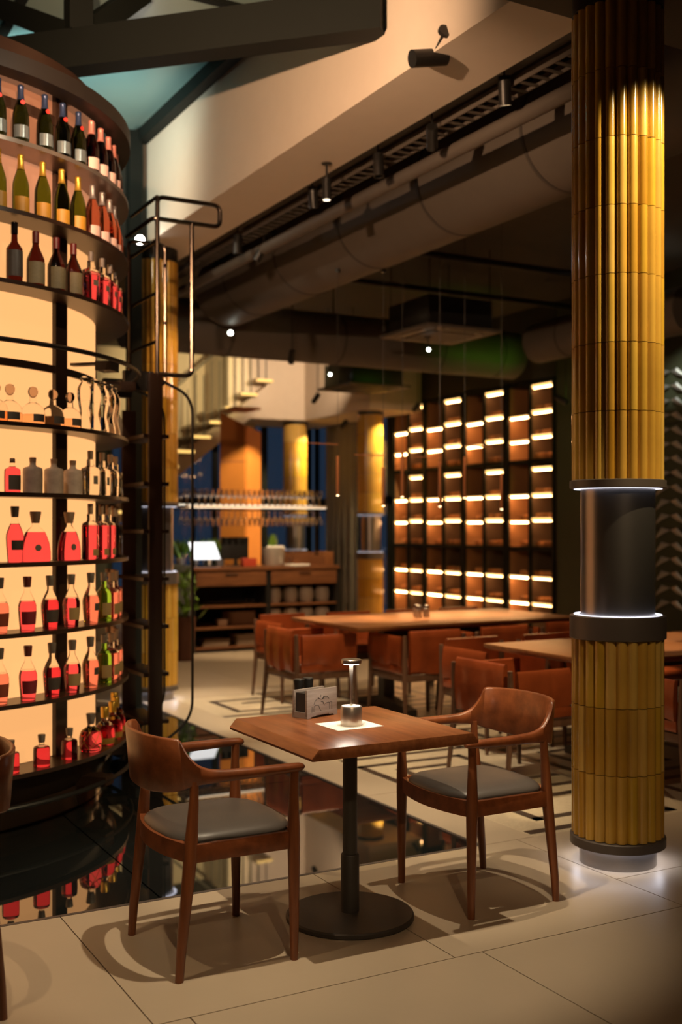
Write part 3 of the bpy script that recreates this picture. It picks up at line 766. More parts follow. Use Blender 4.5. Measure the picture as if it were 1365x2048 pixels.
def make_armchair(label):
    t = thing('armchair', label, 'chair', (0, 0, 0), 0, 'walnut armchairs at the front tables')
    half = [(.245, .262, .667, .692, .036), (.16, .267, .665, .695, .040), (.04, .266, .661, .696, .036), (-.05, .260, .658, .698, .031), (-.100, .254, .655, .703, .027), (-.135, .248, .652, .716, .024),
            (-.158, .243, .648, .737, .022), (-.176, .237, .644, .768, .021), (-.186, .232, .640, .800, .020), (-.196, .226, .636, .811, .020), (-.222, .200, .628, .813, .019), (-.246, .150, .621, .814, .019), (-.264, .080, .616, .815, .019), (-.270, 0, .615, .815, .019)]
    full = half + [(x, -y, a, b, w) for x, y, a, b, w in half[-2::-1]]
    pts = smooth_path(full, 5); rings = []
    for i, (x, y, zb, zt, w) in enumerate(pts):
        a = pts[max(0, i - 1)]; b = pts[min(len(pts) - 1, i + 1)]
        d = Vector((b[0] - a[0], b[1] - a[1])).normalized(); n = Vector((-d.y, d.x)); w2 = w / 2; c = min(.008, w2 * .6)
        if i == 0 or i == len(pts) - 1: w2 *= .7; zb += .004; zt -= .004
        # the backrest leans outwards a little at the top
        lean = max(0, (zt - .70)) * .16
        sec = [(w2 - c, zb), (w2, zb + c), (w2, zt - c), (w2 - c, zt), (-w2 + c, zt), (-w2, zt - c), (-w2, zb + c), (-w2 + c, zb)]
        ring = []
        for q, z in sec:
            u = (z - zb) / (zt - zb) * lean
            ring.append((x + n.x * q - u * (1 if x < -.1 else 0), y + n.y * q, z))
        rings.append(ring)
    MB().loft(rings).build('back_and_arm_bow', M_CHAIR, t, angle=50)
    for s in (1, -1):
        MB().tube([(.212, s * .256, 0), (.212, s * .256, .10), (.210, s * .257, .40), (.209, s * .258, .47), (.209, s * .259, .60), (.212, s * .260, .672)], [.0145, .0165, .0225, .0225, .0165, .0155], 14).build('leg', M_CHAIRLEG, t)
        MB().tube([(-.215, s * .250, 0), (-.208, s * .250, .10), (-.175, s * .246, .40), (-.170, s * .245, .47), (-.160, s * .243, .60), (-.158, s * .241, .665)], [.0145, .017, .0235, .0225, .0165, .0150], 14).build('leg', M_CHAIRLEG, t)
        MB().box(-.175, s * .251 - .011, .393, .21, s * .251 + .011, .455).build('seat_rail', M_CHAIR, t, .003)
    for sx, xx, bow in ((1, .206, .045), (-1, -.172, -.05)):
        rr = []
        for i in range(13):
            u = -1 + i / 6; x = xx + bow * (1 - u * u); y = .245 * u
            rr.append([(x - .011, y, .393), (x + .011, y, .393), (x + .011, y, .455), (x - .011, y, .455)])
        MB().loft(rr).build('seat_rail', M_CHAIR, t)
    out = []
    for i in range(48):
        a = 2 * PI * i / 48; ca, sa = math.cos(a), math.sin(a)
        e = .42
        x = .018 + .208 * math.copysign(abs(ca) ** e, ca); y = .236 * math.copysign(abs(sa) ** e, sa)
        bowx = .030 * (1 - (y / .24) ** 2) * ca
        out.append((x + bowx, y))
    rings = []
    for s, z in ((.93, .438), (1.0, .447), (1.0, .458), (.975, .468), (.90, .479), (.75, .487), (.5, .492), (.22, .494), (.02, .4945)):
        rings.append([(.018 + (x - .018) * s, y * s, z) for x, y in out])
    MB().loft(rings).build('seat_cushion', M_CUSH, t, angle=70)
    return t
ch1 = make_armchair('walnut armchair with grey seat, left of the front table, seen from behind')
ch1.location = (1.555, 3.80, 0)
dup(ch1, (2.765, 3.83, 0), PI, 'walnut armchair with grey seat, between front table and near column')
dup(ch1, (.545, 3.80, 0), PI, 'dark walnut chair back cut off by the left edge of photo')

# things on the table
tag(MB().box(-.103, -.092, 0, .103, .092, .0012).build('paper_mat', M_PAPER, None, 0, loc=(2.148, 3.825, .7505), rz=rad(2)), 'square white paper mat under the small table lamp', 'placemat')
lm = thing('table_lamp', 'small aluminium cordless lamp with disc head on the front table', 'lamp', (2.150, 3.812, .752))
MB().lathe([(.041, 0), (.042, .002), (.042, .072), (.040, .075)], 40).build('base', M_ALU, lm)
MB().lathe([(.036, .0752), (.036, .0762)], 32).build('base_top', M_WHITEL, lm)
MB().lathe([(.0048, .075), (.0048, .14), (.0075, .215), (.0085, .240)], 16).build('stem', M_ALU, lm)
MB().lathe([(.030, .240), (.039, .242), (.040, .246), (.040, .255), (.037, .258)], 40).build('lamp_head', M_ALU, lm)
MB().ring((0, 0), .012, .030, .2386, .2398, 32).build('led_disc', emit('lamp_led', (1, .92, .78), 80), lm)
nh = thing('napkin_holder', 'grey oak napkin holder with black line drawing on front table', 'napkin holder', (2.132, 4.085, .7502), rad(17))
nh.scale = (.88, .88, .90)
MB().box(-.098, -.048, .010, .098, -.036, .128).build('front_board', M_GWOOD, nh, .001)
MB().box(-.098, .036, .010, .098, .048, .122).build('back_board', M_GWOOD, nh, .001)
ft = [(-.098, .0), (-.078, .0), (-.070, .008), (-.045, .008), (-.040, .014), (.040, .014), (.045, .008), (.070, .008), (.078, .0), (.098, .0), (.098, .026), (-.098, .026)]
MB().loft([[(x, -.0505, z) for x, z in ft], [(x, .0505, z) for x, z in ft]]).build('foot_tray', mat('light_steel_tray', (.36, .32, .30), .4, .4), nh)
MB().box(-.090, -.033, .027, .090, .033, .112).build('napkins', mat('dark_napkins', (.030, .022, .018), .8), nh)
eng = MB()
def cpt(px, py): return (-.098 + (px - 205) / 445 * .196, -.0487, .128 - (py - 495) / 290 * .118)
for st in ([(275, 750), (278, 680)], [(305, 745), (310, 680), (370, 676), (385, 700), (398, 726), (420, 742)], [(305, 660), (325, 622), (360, 602), (395, 606)], [(405, 590), (408, 560)], [(430, 606), (445, 596), (450, 580)],
           [(455, 590), (490, 584), (515, 600), (528, 616)], [(412, 640), (442, 645), (450, 665), (468, 685)], [(475, 665), (535, 660), (540, 735)], [(545, 658), (570, 655), (572, 735)], [(365, 580), (385, 600), (420, 612), (450, 600)]):
    eng.tube([cpt(*q) for q in (smooth_path(st, 4) if len(st) > 2 else st)], .0011, 5)
eng.build('line_drawing', M_BLACK, nh)
pm = thing('pepper_mill', 'black tapered mill behind the napkin holder, left of two', 'mill', (2.100, 4.168, .7502), 0, 'mills behind the napkin holder')
MB().lathe([(.017, 0), (.018, .003), (.019, .09), (.0235, .135), (.0235, .140), (.021, .142)], 24).build('body', M_BLACK, pm)
MB().lathe([(.0195, .142), (.0195, .1435)], 20).build('lid', M_IRON, pm)
dup(pm, (2.152, 4.186, .7502), 0, 'black tapered mill behind the napkin holder, right of two')

# ================================================================== DINING AREA
def dining_table(x0, x1, y0, y1, label):
    t = thing('dining_table', label, 'table', ((x0 + x1) / 2, (y0 + y1) / 2, 0), 0, 'large dining tables on the mosaic')
    a, b = (x1 - x0) / 2, (y1 - y0) / 2
    MB().loft([[(-a + .03, -b + .03, .71), (a - .03, -b + .03, .71), (a - .03, b - .03, .71), (-a + .03, b - .03, .71)], [(-a, -b, .728), (a, -b, .728), (a, b, .728), (-a, b, .728)], [(-a, -b, .75), (a, -b, .75), (a, b, .75), (-a, b, .75)]]).build('table_top', M_DTOP, t, .002, 20)
    for s in (-1, 1):
        m = MB().box(s * (a * .45) - .05, -.05, .03, s * (a * .45) + .05, .05, .71)
        m.build('pedestal', M_IRON, t)
        fm = MB()
        for q in (-1, 1):
            fm.loft([[(s * a * .45 - .05, q * .03, .0), (s * a * .45 + .05, q * .03, .0), (s * a * .45 + .05, q * .03, .12), (s * a * .45 - .05, q * .03, .12)], [(s * a * .45 - .04, q * b * .72, .0), (s * a * .45 + .04, q * b * .72, .0), (s * a * .45 + .04, q * b * .72, .045), (s * a * .45 - .04, q * b * .72, .045)]])
        fm.build('foot', M_IRON, t)
    MB().box(-a * .45, -.03, .60, a * .45, .03, .69).build('stretcher', M_IRON, t)
    return t
dining_table(4.26, 6.45, 7.45, 8.60, 'long wooden dining table with steel shakers before the wine rack')
dining_table(4.42, 6.60, 4.93, 6.05, 'wooden dining table partly hidden behind the near column')

def make_dining_chair(label):
    # faces +x ; leather wraps the back (at -x) and both arms
    t = thing('leather_armchair', label, 'chair', (0, 0, 0), 0, 'cognac leather dining chairs')
    W2, XB, XF = .275, -.27, .26
    for sx, sy, lean in ((-1, 1, -.03), (-1, -1, -.03), (1, 1, .02), (1, -1, .02)):
        x = XB + .01 if sx < 0 else XF - .02
        top = .69 if sx < 0 else .61
        MB().tube([(x + lean * 1.4, sy * (W2 + .012), 0), (x + lean * .2, sy * (W2 - .004), .36), (x, sy * (W2 - .006), .46), (x + (-.01 if sx < 0 else 0), sy * (W2 - .002), top)], [.012, .021, .023, .015], 10).build('leg', M_DLEG, t)
    MB().box(XB, -W2 + .005, .335, XF, -W2 + .03, .385).box(XB, W2 - .03, .335, XF, W2 - .005, .385).box(XB, -W2, .335, XB + .03, W2, .385).box(XF - .03, -W2, .335, XF, W2, .385).build('seat_frame', M_DLEG, t, .003)
    def sheet(path, z0, z1, name, th=.022, drape=.02):
        # folded leather panel: bulging sheet with a rolled top edge
        rings = []
        for i, (x, y, nx, ny) in enumerate(path):
            u = i / (len(path) - 1)
            wob = .006 * math.sin(u * 17) + .004 * math.sin(u * 31 + 1)
            pr = []
            K = 7
            for k in range(K + 1):
                v = k / K; z = z0 + (z1 - z0) * v + (.012 * math.sin(u * 9) * (1 - v))
                bul = drape * math.sin(PI * (v * .8 + .1)) + wob * (1 - v)
                pr.append((x + nx * (th / 2 + bul), y + ny * (th / 2 + bul), z))
            pr.append((x + nx * .006, y + ny * .006, z1 + .012))
            pr.append((x - nx * .012, y - ny * .012, z1 + .008))
            for k in range(K, -1, -1):
                v = k / K; z = z0 + (z1 - z0) * v + (.012 * math.sin(u * 9) * (1 - v))
                pr.append((x - nx * (th / 2 - wob * (1 - v)), y - ny * (th / 2), z))
            rings.append(pr)
        MB().loft(rings).build(name, M_LEATHER, t, angle=60)
    n = 14
    sheet([(XB + .005, (-W2 + .045) + (2 * W2 - .09) * i / n, -1, 0) for i in range(n + 1)], .40, .715, 'back_panel')
    for s in (1, -1):
        sheet([(XB + .045 + (XF - XB - .05) * i / n, s * (W2 - .002), 0, s) for i in range(n + 1)], .455, .672, 'arm_panel', .022, .014)
        MB().box(XB + .04, s * W2 - .012, .395, XF - .04, s * W2 + .006, .455).build('lower_flap', M_LEATHER, t, .004)
    rings = []
    for z, q in ((.385, .96), (.40, 1.0), (.445, 1.0), (.462, .95), (.468, .8), (.470, .3)):
        rings.append([((XF - .02) * q * cx, (W2 - .03) * q * cy, z) for cx, cy in ((-1, -.9), (-.9, -1), (.9, -1), (1, -.9), (1, .9), (.9, 1), (-.9, 1), (-1, .9))])
    MB().loft(rings).build('seat_cushion', M_LEATHER, t, angle=50)
    return t
dc = make_dining_chair('leather armchair at the left end of long table, nearest the bistro table')
dc.location = (4.13, 7.98, 0)
dup(dc, (4.50, 8.98, 0), rad(-88), 'leather armchair on the far side of long table, leftmost')
dup(dc, (4.82, 7.50, 0), rad(90), 'leather armchair pushed under near side of long table, behind lamp')
dup(dc, (5.50, 7.52, 0), rad(91), 'second leather armchair along the near side of the long table')
dup(dc, (6.25, 7.60, 0), rad(88), 'dim leather armchair at near right corner of long table')
dup(dc, (5.15, 8.92, 0), rad(-90), 'leather armchair on the far side of long table, second from left')
dup(dc, (5.78, 8.90, 0), rad(-92), 'leather armchair on the far side of long table, third from left')
dup(dc, (6.40, 8.90, 0), rad(-88), 'leather armchair on the far side of long table, rightmost')
dup(dc, (4.24, 5.47, 0), rad(2), 'big leather armchair behind the right walnut chair')
dup(dc, (4.75, 6.36, 0), rad(-88), 'leather armchair at far left corner of the table behind column')
dup(dc, (5.42, 6.34, 0), rad(-90), 'leather armchair on the far side of table behind column')
dup(dc, (6.08, 6.34, 0), rad(-90), 'leather armchair showing beside the right edge of near column')
dup(dc, (4.86, 4.72, 0), rad(90), 'leather armchair just right of the near column')

def shaker(loc_, label, s=1.0):
    t = thing('shaker', label, 'shaker', loc_, 0, 'steel shakers on the dining tables')
    MB().lathe([(.026 * s, 0), (.028 * s, .003), (.028 * s, .075 * s), (.025 * s, .078 * s)], 18).build('body', M_DRUM, t)
    MB().lathe([(.026 * s, .078 * s), (.027 * s, .08 * s), (.027 * s, .10 * s), (.02 * s, .106 * s)], 18).build('lid', M_CHROME, t)
shaker((5.18, 8.02, .7505), 'left steel shaker on the long dining table')
shaker((5.28, 8.05, .7505), 'right steel shaker on the long dining table')
shaker((5.23, 8.13, .7505), 'rear steel shaker on the long dining table')
shaker((4.93, 5.10, .7505), 'steel shaker on the table right of the near column', 1.15)

# copper pendants over the tables
def pendant(x, y, z0, z1, label, arm=None, lit=True):
    t = thing('pendant_lamp', label, 'pendant lamp', (x, y, z0), 0, 'copper tube pendants')
    MB().lathe([(.0125, 0), (.0135, .003), (.0135, z1 - z0), (.008, z1 - z0 + .004)], 14).build('tube', M_COPPER, t)
    CT = CZ if abs(x - 4.72) > .36 else 4.03 - math.sqrt(.37 ** 2 - (x - 4.72) ** 2)
    MB().tube([(0, 0, z1 - z0), (0, 0, CT - z0)], .0018, 5).build('cord', M_BLACK, t)
    MB().lathe([(.009, -.004), (.009, 0)], 12).build('bulb', emit('pendant_bulb', (1, .70, .36), 14), t)
    MB().lathe([(.02, CT - z0 - .03), (.02, CT - z0)], 16).build('ceiling_rose', M_BLACK, t)
    if arm: MB().tube([(0, 0, z1 - z0 + .10), (arm, 0, z1 - z0 + .10)], .005, 6).build('cross_bar', M_COPPER, t)
    if lit: spot((x, y, z0 - .012), (x, y, 0), 75, 48, WARM, .3, .008)
pz = [(4.55, 8.30, 1.79, 2.12, -.30), (4.85, 8.05, 1.70, 2.02, -.28), (5.10, 8.15, 1.78, 2.16, None), (5.42, 8.05, 1.70, 2.02, -.25), (5.75, 8.15, 1.78, 2.14, .3), (6.08, 8.05, 1.68, 2.0, None), (5.62, 8.35, 1.80, 2.10, None)]
for i, (x, y, a, b, arm) in enumerate(pz):
    pendant(x, y, a, b, 'slim copper tube pendant over the long table, %s from left' % ORD[i], arm)
for i, (x, y, a, b) in enumerate([(5.25, 5.5, 1.72, 2.08), (5.75, 5.95, 1.80, 2.14)]):
    pendant(x, y, a, b, 'copper tube pendant right of near column, %s' % ('nearer the column' if i == 0 else 'at the frame edge'), -.25 if i == 0 else None)

# ================================================================== WINE RACK
def lying_bottle():
    return MB().lathe_x([(.004, .012), (.028, .004), (.034, 0), (.038, .006), (.038, .16), (.024, .20), (.013, .23), (.013, .30)], 12).mesh('wine_bottle', mat('rack_bottle', (.42, .17, .055), .25, vary=.2, rnd=.5), 0, 50)
LB = lying_bottle()
RACKX = 9.48
M_SMOKE = mat('smoked_wood_back', (.36, .17, .07), .5, vary=.2, nscale=3)
M_RBACK = mat('rack_back', (.12, .075, .045), .5)
ymods = [(15.44, 14.55), (14.50, 13.52), (13.46, 12.50), (12.43, 11.45)]
LEDZ = [3.40, 3.06, 2.73, 2.30, 1.95, 1.62, .85, .50]
n_b = 0
for mi, (ya, yb) in enumerate(ymods):
    t = thing('wine_rack', 'tall lit wine rack bay, %s from the left' % ORD[mi], 'wine rack', (RACKX, (ya + yb) / 2, 0), 0, 'lit wine rack bays along right wall')
    h = (ya - yb) / 2
    o = MB()
    for y in (-h, 0, h): o.box(0, y - .025, 0, .035, y + .025, 3.47)
    for y in (-h, 0, h): MB().box(.035, y - .02, .05, .46, y + .02, 3.43).build('side_panel', M_SMOKE if y else M_RBACK, t)
    for z in (.02, 1.22, 2.40, 3.455): o.box(.01, -h, z - .028, .46, h, z + .028)
    o.build('frame', M_STEEL, t)
    for c in range(2):
        y0, y1 = ((0.03, h - .03) if c == 0 else (-h + .03, -.03))       # c 0 is the far, brown column
        MB().box(.40, y0, .05, .42, y1, 3.43).build('back_panel', M_SMOKE if c == 0 else M_RBACK, t)
        for z in (LEDZ if c == 1 else [3.02, 2.69, 1.95, 1.60, .85, .50]):
            s = MB().box(.03, y0, z - .012, .40, y1, z + .004).build('shelf', M_DLEG, t)
            MB().box(.012, y0 + .01, z - (.020 if c == 1 else .013), .028, y1 - .01, z + (.016 if c == 1 and z > 1.5 else .003)).build('led_strip', M_LEDW, s)
            MB().box(.035, y0 + .02, z - .030, .055, y1 - .02, z - .016).build('led_strip', emit('inner_fill_led_%d' % c, (1, .50, .19), 55 if c == 0 else 30), s)  # hidden strip added under the shelf to light the rack inside
            if c == 0: MB().box(.385, y0 + .02, z - .05, .395, y1 - .02, z - .035).build('led_strip', emit('dim_led', (1, .5, .2), 1.2), s)
        rows = [3.064, 2.734, 2.43, 1.954, 1.624, 1.25, .854, .504] if c == 1 else [1.604, 1.25, .854, .504]
        for z in rows:
            n = 6 if (c == 1 and z > 1.9) else (5 if c == 1 else 3)
            for k in range(n):
                yy = y0 + .045 + (y1 - y0 - .09) * (k + (.0 if c == 1 else -.0)) / max(1, n - 1) if c == 1 else y0 + .05 + .085 * k
                b = obj('wine_bottle', LB, None, (RACKX + .05 + random.uniform(0, .02), (ya + yb) / 2 + yy, z + .040))
                tag(b, 'wine bottle lying base outwards in the lit wall rack', 'bottle', 'wine bottles lying in the lit wall rack'); n_b += 1
struct(MB().box(9.49, 11.40, 3.49, WX, 15.5, CZ).build('wall_right', M_DWALL), 'dark bulkhead above the wine rack')
# leaf relief on the right wall
lf = thing('leaf_relief', 'silver palm leaf relief on black wall right of near column', 'wall art', (9.485, 9.5, .5))
for gy in (-.90, -.38, .14):
    MB().tube([(0, gy, 0), (0, gy, 2.9)], .008, 6).build('stem', M_SILVER, lf)
    for k in range(17):
        z = .05 + .165 * k
        for s in (-1, 1):
            L = .26; pts = []
            w = .045
            a = (0, gy, z); b = (-.03, gy + s * L * .55, z + .10); c = (-.005, gy + s * L, z + .11)
            up = .5
            MB().add([a, (b[0], b[1], b[2] + w * .8), c, (b[0], b[1], b[2] - w), (b[0] - .012, b[1], b[2])], [(0, 4, 1), (1, 4, 2), (2, 4, 3), (3, 4, 0), (0, 1, 2, 3)]).build('leaf', M_SILVER, lf)
for z in (.4, 1.0, 1.6, 2.2): MB().box(-.012, -1.0, z - .006, 0, .8, z + .006).build('grid_bar', M_BLACK, lf)

# ================================================================== BAR STATION
BX0, BX1, BY = 4.93, 6.92, 12.58
bs = thing('bar_station', 'wooden bar station with open shelves and hanging glass shelf', 'sideboard', ((BX0 + BX1) / 2, BY + .35, 0))
bw = (BX1 - BX0) / 2
M_BW = wood('bar_wood', (.12, .045, .018), (.23, .09, .035), .35, (1.0, 10, 10))
MB().box(-bw, -.36, .985, bw, .36, 1.03).build('counter_top', M_BW, bs, .004)
for x in (-bw, 0, bw):
    MB().box(x - .03, -.33, .0, x + .03, .34, .985).build('upright', M_BLACK, bs)
MB().box(-bw, .31, .05, bw, .34, .98).build('back_panel', M_BLACK, bs)
for s in (-1, 1):
    c = s * bw / 2
    dr = MB().box(c - bw / 2 + .035, -.345, .80, c + bw / 2 - .035, -.32, .975).build('drawer', M_BW, bs, .003)
    MB().tube([(c - .08, -.358, .94), (c + .08, -.358, .94)], .006, 6).build('handle', M_BLACK, dr)
    for z in (.56, .30, .06):
        MB().box(c - bw / 2 + .03, -.34, z - .022, c + bw / 2 - .03, .31, z).build('shelf', M_BW, bs, .002)
MB().box(-bw - .26, -.36, 0, -bw - .03, .36, 1.06).build('end_cabinet', mat('green_grey_panel', (.055, .058, .048), .5), bs)
# hanging glass shelf
for s in (-.86, .86):
    MB().box(s * bw - .012, -.02, 1.03, s * bw + .012, .02, 2.0).build('support', M_CHROME, bs)
MB().box(-bw * 1.05, -.20, 1.755, bw * .90, .20, 1.785).build('glass_shelf', mat('pale_shelf', (.52, .42, .32), .35), bs)
MB().box(-bw * 1.05, -.19, 1.722, bw * .90, -.16, 1.735).box(-bw * 1.05, .16, 1.722, bw * .90, .19, 1.735).build('stem_rail', M_CHROME, bs)
MB().box(-bw, -.205, 1.752, bw * .88, -.2, 1.757).build('led_strip', emit('bar_led', (1, .82, .6), 3.0), bs)
MB().box(-bw, .195, 1.79, bw * .88, .2, 1.80).build('led_strip', emit('bar_fill_back', (1, .88, .7), 4.0), bs)  # strip added behind the glasses to make them sparkle
bsx, bsy = (BX0 + BX1) / 2, BY + .35
WG = MB().lathe([(.001, 0), (.032, .001), (.032, .004), (.004, .010), (.0035, .085), (.018, .098), (.034, .125), (.036, .15), (.030, .20), (.029, .20), (.034, .15), (.032, .127), (.015, .102), (.001, .098)], 12, cap=False).mesh('wine_glass', M_GLASSW, 0, 50)
for r in range(2):
    for i in range(24):
        g = obj('wine_glass', WG, None, (bsx - bw * 1.0 + .079 * i, bsy - .13 + .20 * r, 1.7855))
        tag(g, 'clear wine glass standing in rows on the bar shelf', 'wine glass', 'wine glasses standing on bar shelf')
        g = obj('wine_glass', WG, None, (bsx - bw * 1.0 + .079 * i, bsy - .135 + .20 * r, 1.728)); g.rotation_euler = (PI, 0, 0)
        tag(g, 'clear wine glass hanging upside down beneath the bar shelf', 'wine glass', 'wine glasses hanging beneath bar shelf')
# things on the counter
def pix(x): return x
t = thing('menu_screen', 'bright white tilted screen on the bar counter', 'screen', (5.22, BY + .22, 1.0305))
m = MB(); m.loft([[(-.19, .0, .09), (.15, .0, .09), (.15, .02, .09), (-.19, .02, .09)], [(-.23, .10, .30), (.11, .10, .30), (.11, .12, .30), (-.23, .12, .30)]]); m.build('display', emit('white_display', (.95, .97, 1), 1.5), t)
MB().box(-.12, -.05, 0, .08, .12, .015).box(-.04, .03, .01, 0, .06, .14).build('stand', M_BLACK, t)
t = thing('till_monitor', 'black monitor beside the white screen on the bar', 'monitor', (5.66, BY + .42, 1.0305))
MB().box(-.20, -.015, .08, .17, .015, .36).build('panel', M_BLACK, t, .004); MB().box(-.10, -.08, 0, .08, .08, .012).box(-.02, -.012, .01, .02, .012, .10).build('stand', M_BLACK, t)
tag(MB().box(-.09, -.05, 0, .09, .05, .10).build('red_box', mat('red_carton', (.42, .05, .02), .5), None, .003, loc=(5.72, BY + .16, 1.0305)), 'small red box on the bar counter below the monitor', 'box')
t = thing('ice_bucket', 'hammered pale bucket with corks and flowers on the bar', 'bucket', (6.12, BY + .28, 1.0305))
MB().lathe([(.125, 0), (.13, .01), (.15, .22), (.145, .22), (.12, .02)], 24).build('bucket', mat('pale_hammered_metal', (.48, .42, .36), .35, .5, bump=.4, bscale=40), t)
for k in range(13):
    a = k * 2.4; r = .03 + .1 * ((k * .37) % 1)
    MB().lathe([(.004, 0), (.024, .006), (.026, .02), (.012, .034), (.002, .036)], 10, (r * math.cos(a), r * math.sin(a), .215)).build('blossom', M_PAPER, t)
leafm = MB().add([(0, 0, 0), (.012, .018, .10), (0, 0, .22), (-.012, -.018, .10), (.01, 0, .1)], [(0, 1, 4), (1, 2, 4), (2, 3, 4), (3, 0, 4)]).mesh('leaf', M_GREEN)
for k in range(9):
    l = obj('leaf', leafm, t, (.05 * math.cos(k * 2.1), .05 * math.sin(k * 2.1), .20)); l.rotation_euler = (random.uniform(-.3, .3), random.uniform(-.3, .3), k)
def planter(x, y, z, label, n, hh=.2):
    t = thing('potted_herb', label, 'plant', (x, y, z), 0, 'green plants at the bar')
    MB().lathe([(.045, 0), (.06, .10), (.056, .10), (.042, .01)], 16).build('pot', M_CERAMIC, t)
    for k in range(n):
        l = obj('leaf', leafm, t, (.04 * math.cos(k * 2.4), .04 * math.sin(k * 2.4), .08)); l.rotation_euler = (random.uniform(-.45, .45), random.uniform(-.45, .45), k * 1.3); l.scale = (1.6, 1.6, hh / .2)
for i, x in enumerate((4.98, 5.16, 5.34, 5.52)):
    planter(x, BY + .58, 1.0305, 'bright green herb pot behind the white screen, %s from left' % ORD[i], 12, .26)
t = thing('wooden_crate', 'tilted open wooden box at the right end of bar', 'crate', (6.62, BY + .30, 1.0305))
MB().box(-.28, -.17, 0, .28, -.15, .12).box(-.28, .15, 0, .28, .17, .16).build('side', M_BW, t)
MB().box(-.28, -.15, 0, .28, .15, .015).build('bottom', M_BW, t)
MB().box(.16, -.19, .0, .28, .15, .17).build('end_block', M_DTOP, t, .01)
for i in range(4):
    b = thing('oil_bottle', 'slim grey-capped bottle beside bucket on the bar, %s from left' % ORD[i], 'bottle', (6.30 + .055 * i, BY + .22, 1.0305), 0, 'slim bottles on the bar')
    MB().lathe(prof_smooth([(.002, 0), (.02, .001), (.021, .09), (.009, .13), (.008, .19)]), 12).build('glass_body', M_GLASSW, b)
    MB().lathe([(.011, .185), (.011, .21)], 10).build('cap', M_IRON, b)
tag(MB().box(-.14, -.10, 0, .14, .10, .02).build('folded_towel', M_PAPER, None, .006, loc=(6.35, BY + .08, 1.0305)), 'white folded towel on the bar counter edge', 'towel')
# things on the open shelves
for lv, z in enumerate((.561, .301)):
    for i in range(4):
        t = thing('ceramic_jar', 'pale round jar on %s right shelf of bar, %s from left' % (('upper', 'lower')[lv], ORD[i]), 'jar', (bsx + .17 + .23 * i, BY + .22, z), 0, 'pale jars in the bar station')
        MB().lathe(prof_smooth([(.002, 0), (.075, .002), (.095, .05), (.098, .12), (.085, .175), (.07, .185)]), 20).build('body', M_CERAMIC, t)
        MB().lathe([(.072, .185), (.072, .195), (.02, .20)], 16).build('lid', M_DLEG, t)
for i in range(9):
    tag(MB().lathe([(.002, 0), (.030, .001), (.034, .07), (.031, .07), (.028, .006)], 12, cap=False).build('tumbler', M_GLASSW, None, loc=(bsx - .92 + .095 * i, BY + .12, .561)), 'small tumbler in row on upper left shelf of the bar', 'tumbler', 'tumblers in the bar station')
tag(MB().box(-.18, -.1, 0, .18, .1, .17).build('carton', mat('brown_carton', (.17, .08, .04), .7), None, .004, loc=(bsx - .30, BY + .25, .301)), 'brown box on the middle left shelf of the bar', 'box')
tag(MB().box(-.06, -.06, 0, .06, .06, .09).build('carton', mat('brown_carton', (.17, .08, .04), .7), None, .004, loc=(bsx - .58, BY + .15, .301)), 'small brown box on middle left shelf of the bar', 'box')
for st, (cx, n) in enumerate(((bsx - .66, 5), (bsx - .22, 7))):
    for k in range(n):
        tag(MB().box(-.17, -.13, 0, .17, .13, .018).build('folded_cloth', mat('tan_cloth', (.24, .16, .10), .85, rnd=.25), None, .006, loc=(cx + random.uniform(-.01, .01), BY + .22, .061 + .0185 * k), rz=random.uniform(-.05, .05)), 'folded tan cloth, %s up in %s stack on bottom shelf' % (ORD[k], ('left', 'right')[st]), 'cloth', 'folded cloths in the bar station')
# trailing plant at the end of the bar
t = thing('trailing_plant', 'yellow-green trailing plant at the left end of bar station', 'plant', (4.60, 12.02, 0))
MB().lathe([(.10, 0), (.13, .50), (.12, .50), (.09, .02)], 20).build('pot', mat('brown_pot', (.12, .04, .02), .5), t)
for k in range(70):
    a = random.uniform(0, 6.28); r = random.uniform(.0, .16)
    l = obj('leaf', leafm, t, (r * math.cos(a), r * math.sin(a), random.uniform(.45, .95)))
    l.rotation_euler = (random.uniform(-1.2, 1.2), random.uniform(-1.2, 1.2), a); s_ = random.uniform(.5, .9); l.scale = (s_ * 1.6, s_ * 1.6, s_)

# folded orange screen
osx, osy = 6.95, 15.55
t = thing('orange_screen', 'folded orange leather screen panel rising behind the bar', 'screen panel', (osx, osy, 0))
def panel(a, b, z0, z1a, z1b, name):
    d = Vector((b[0] - a[0], b[1] - a[1])); n = Vector((-d.y, d.x)).normalized() * .02
    lo = [(a[0] - n.x, a[1] - n.y), (b[0] - n.x, b[1] - n.y), (b[0] + n.x, b[1] + n.y), (a[0] + n.x, a[1] + n.y)]
    MB().loft([[(x, y, z0) for x, y in lo], [(lo[0][0], lo[0][1], z1a), (lo[1][0], lo[1][1], z1b), (lo[2][0], lo[2][1], z1b), (lo[3][0], lo[3][1], z1a)]]).build(name, M_ORANGE, t)
for z0, z1 in ((0, 1.1), (1.11, 1.85), (1.86, 2.5)):
    panel((-.32, .25), (-.03, -.02), z0, z1, z1, 'left_leaf')
panel((-.32, .25), (-.03, -.02), 2.51, 3.26, 3.05, 'left_leaf')
panel((-.02, 0), (.32, .22), 0, 3.05, 2.98, 'right_leaf')
MB().box(-.33, -.30, 3.27, .10, .25, 3.30).build('top_cap', M_ORANGE, t)

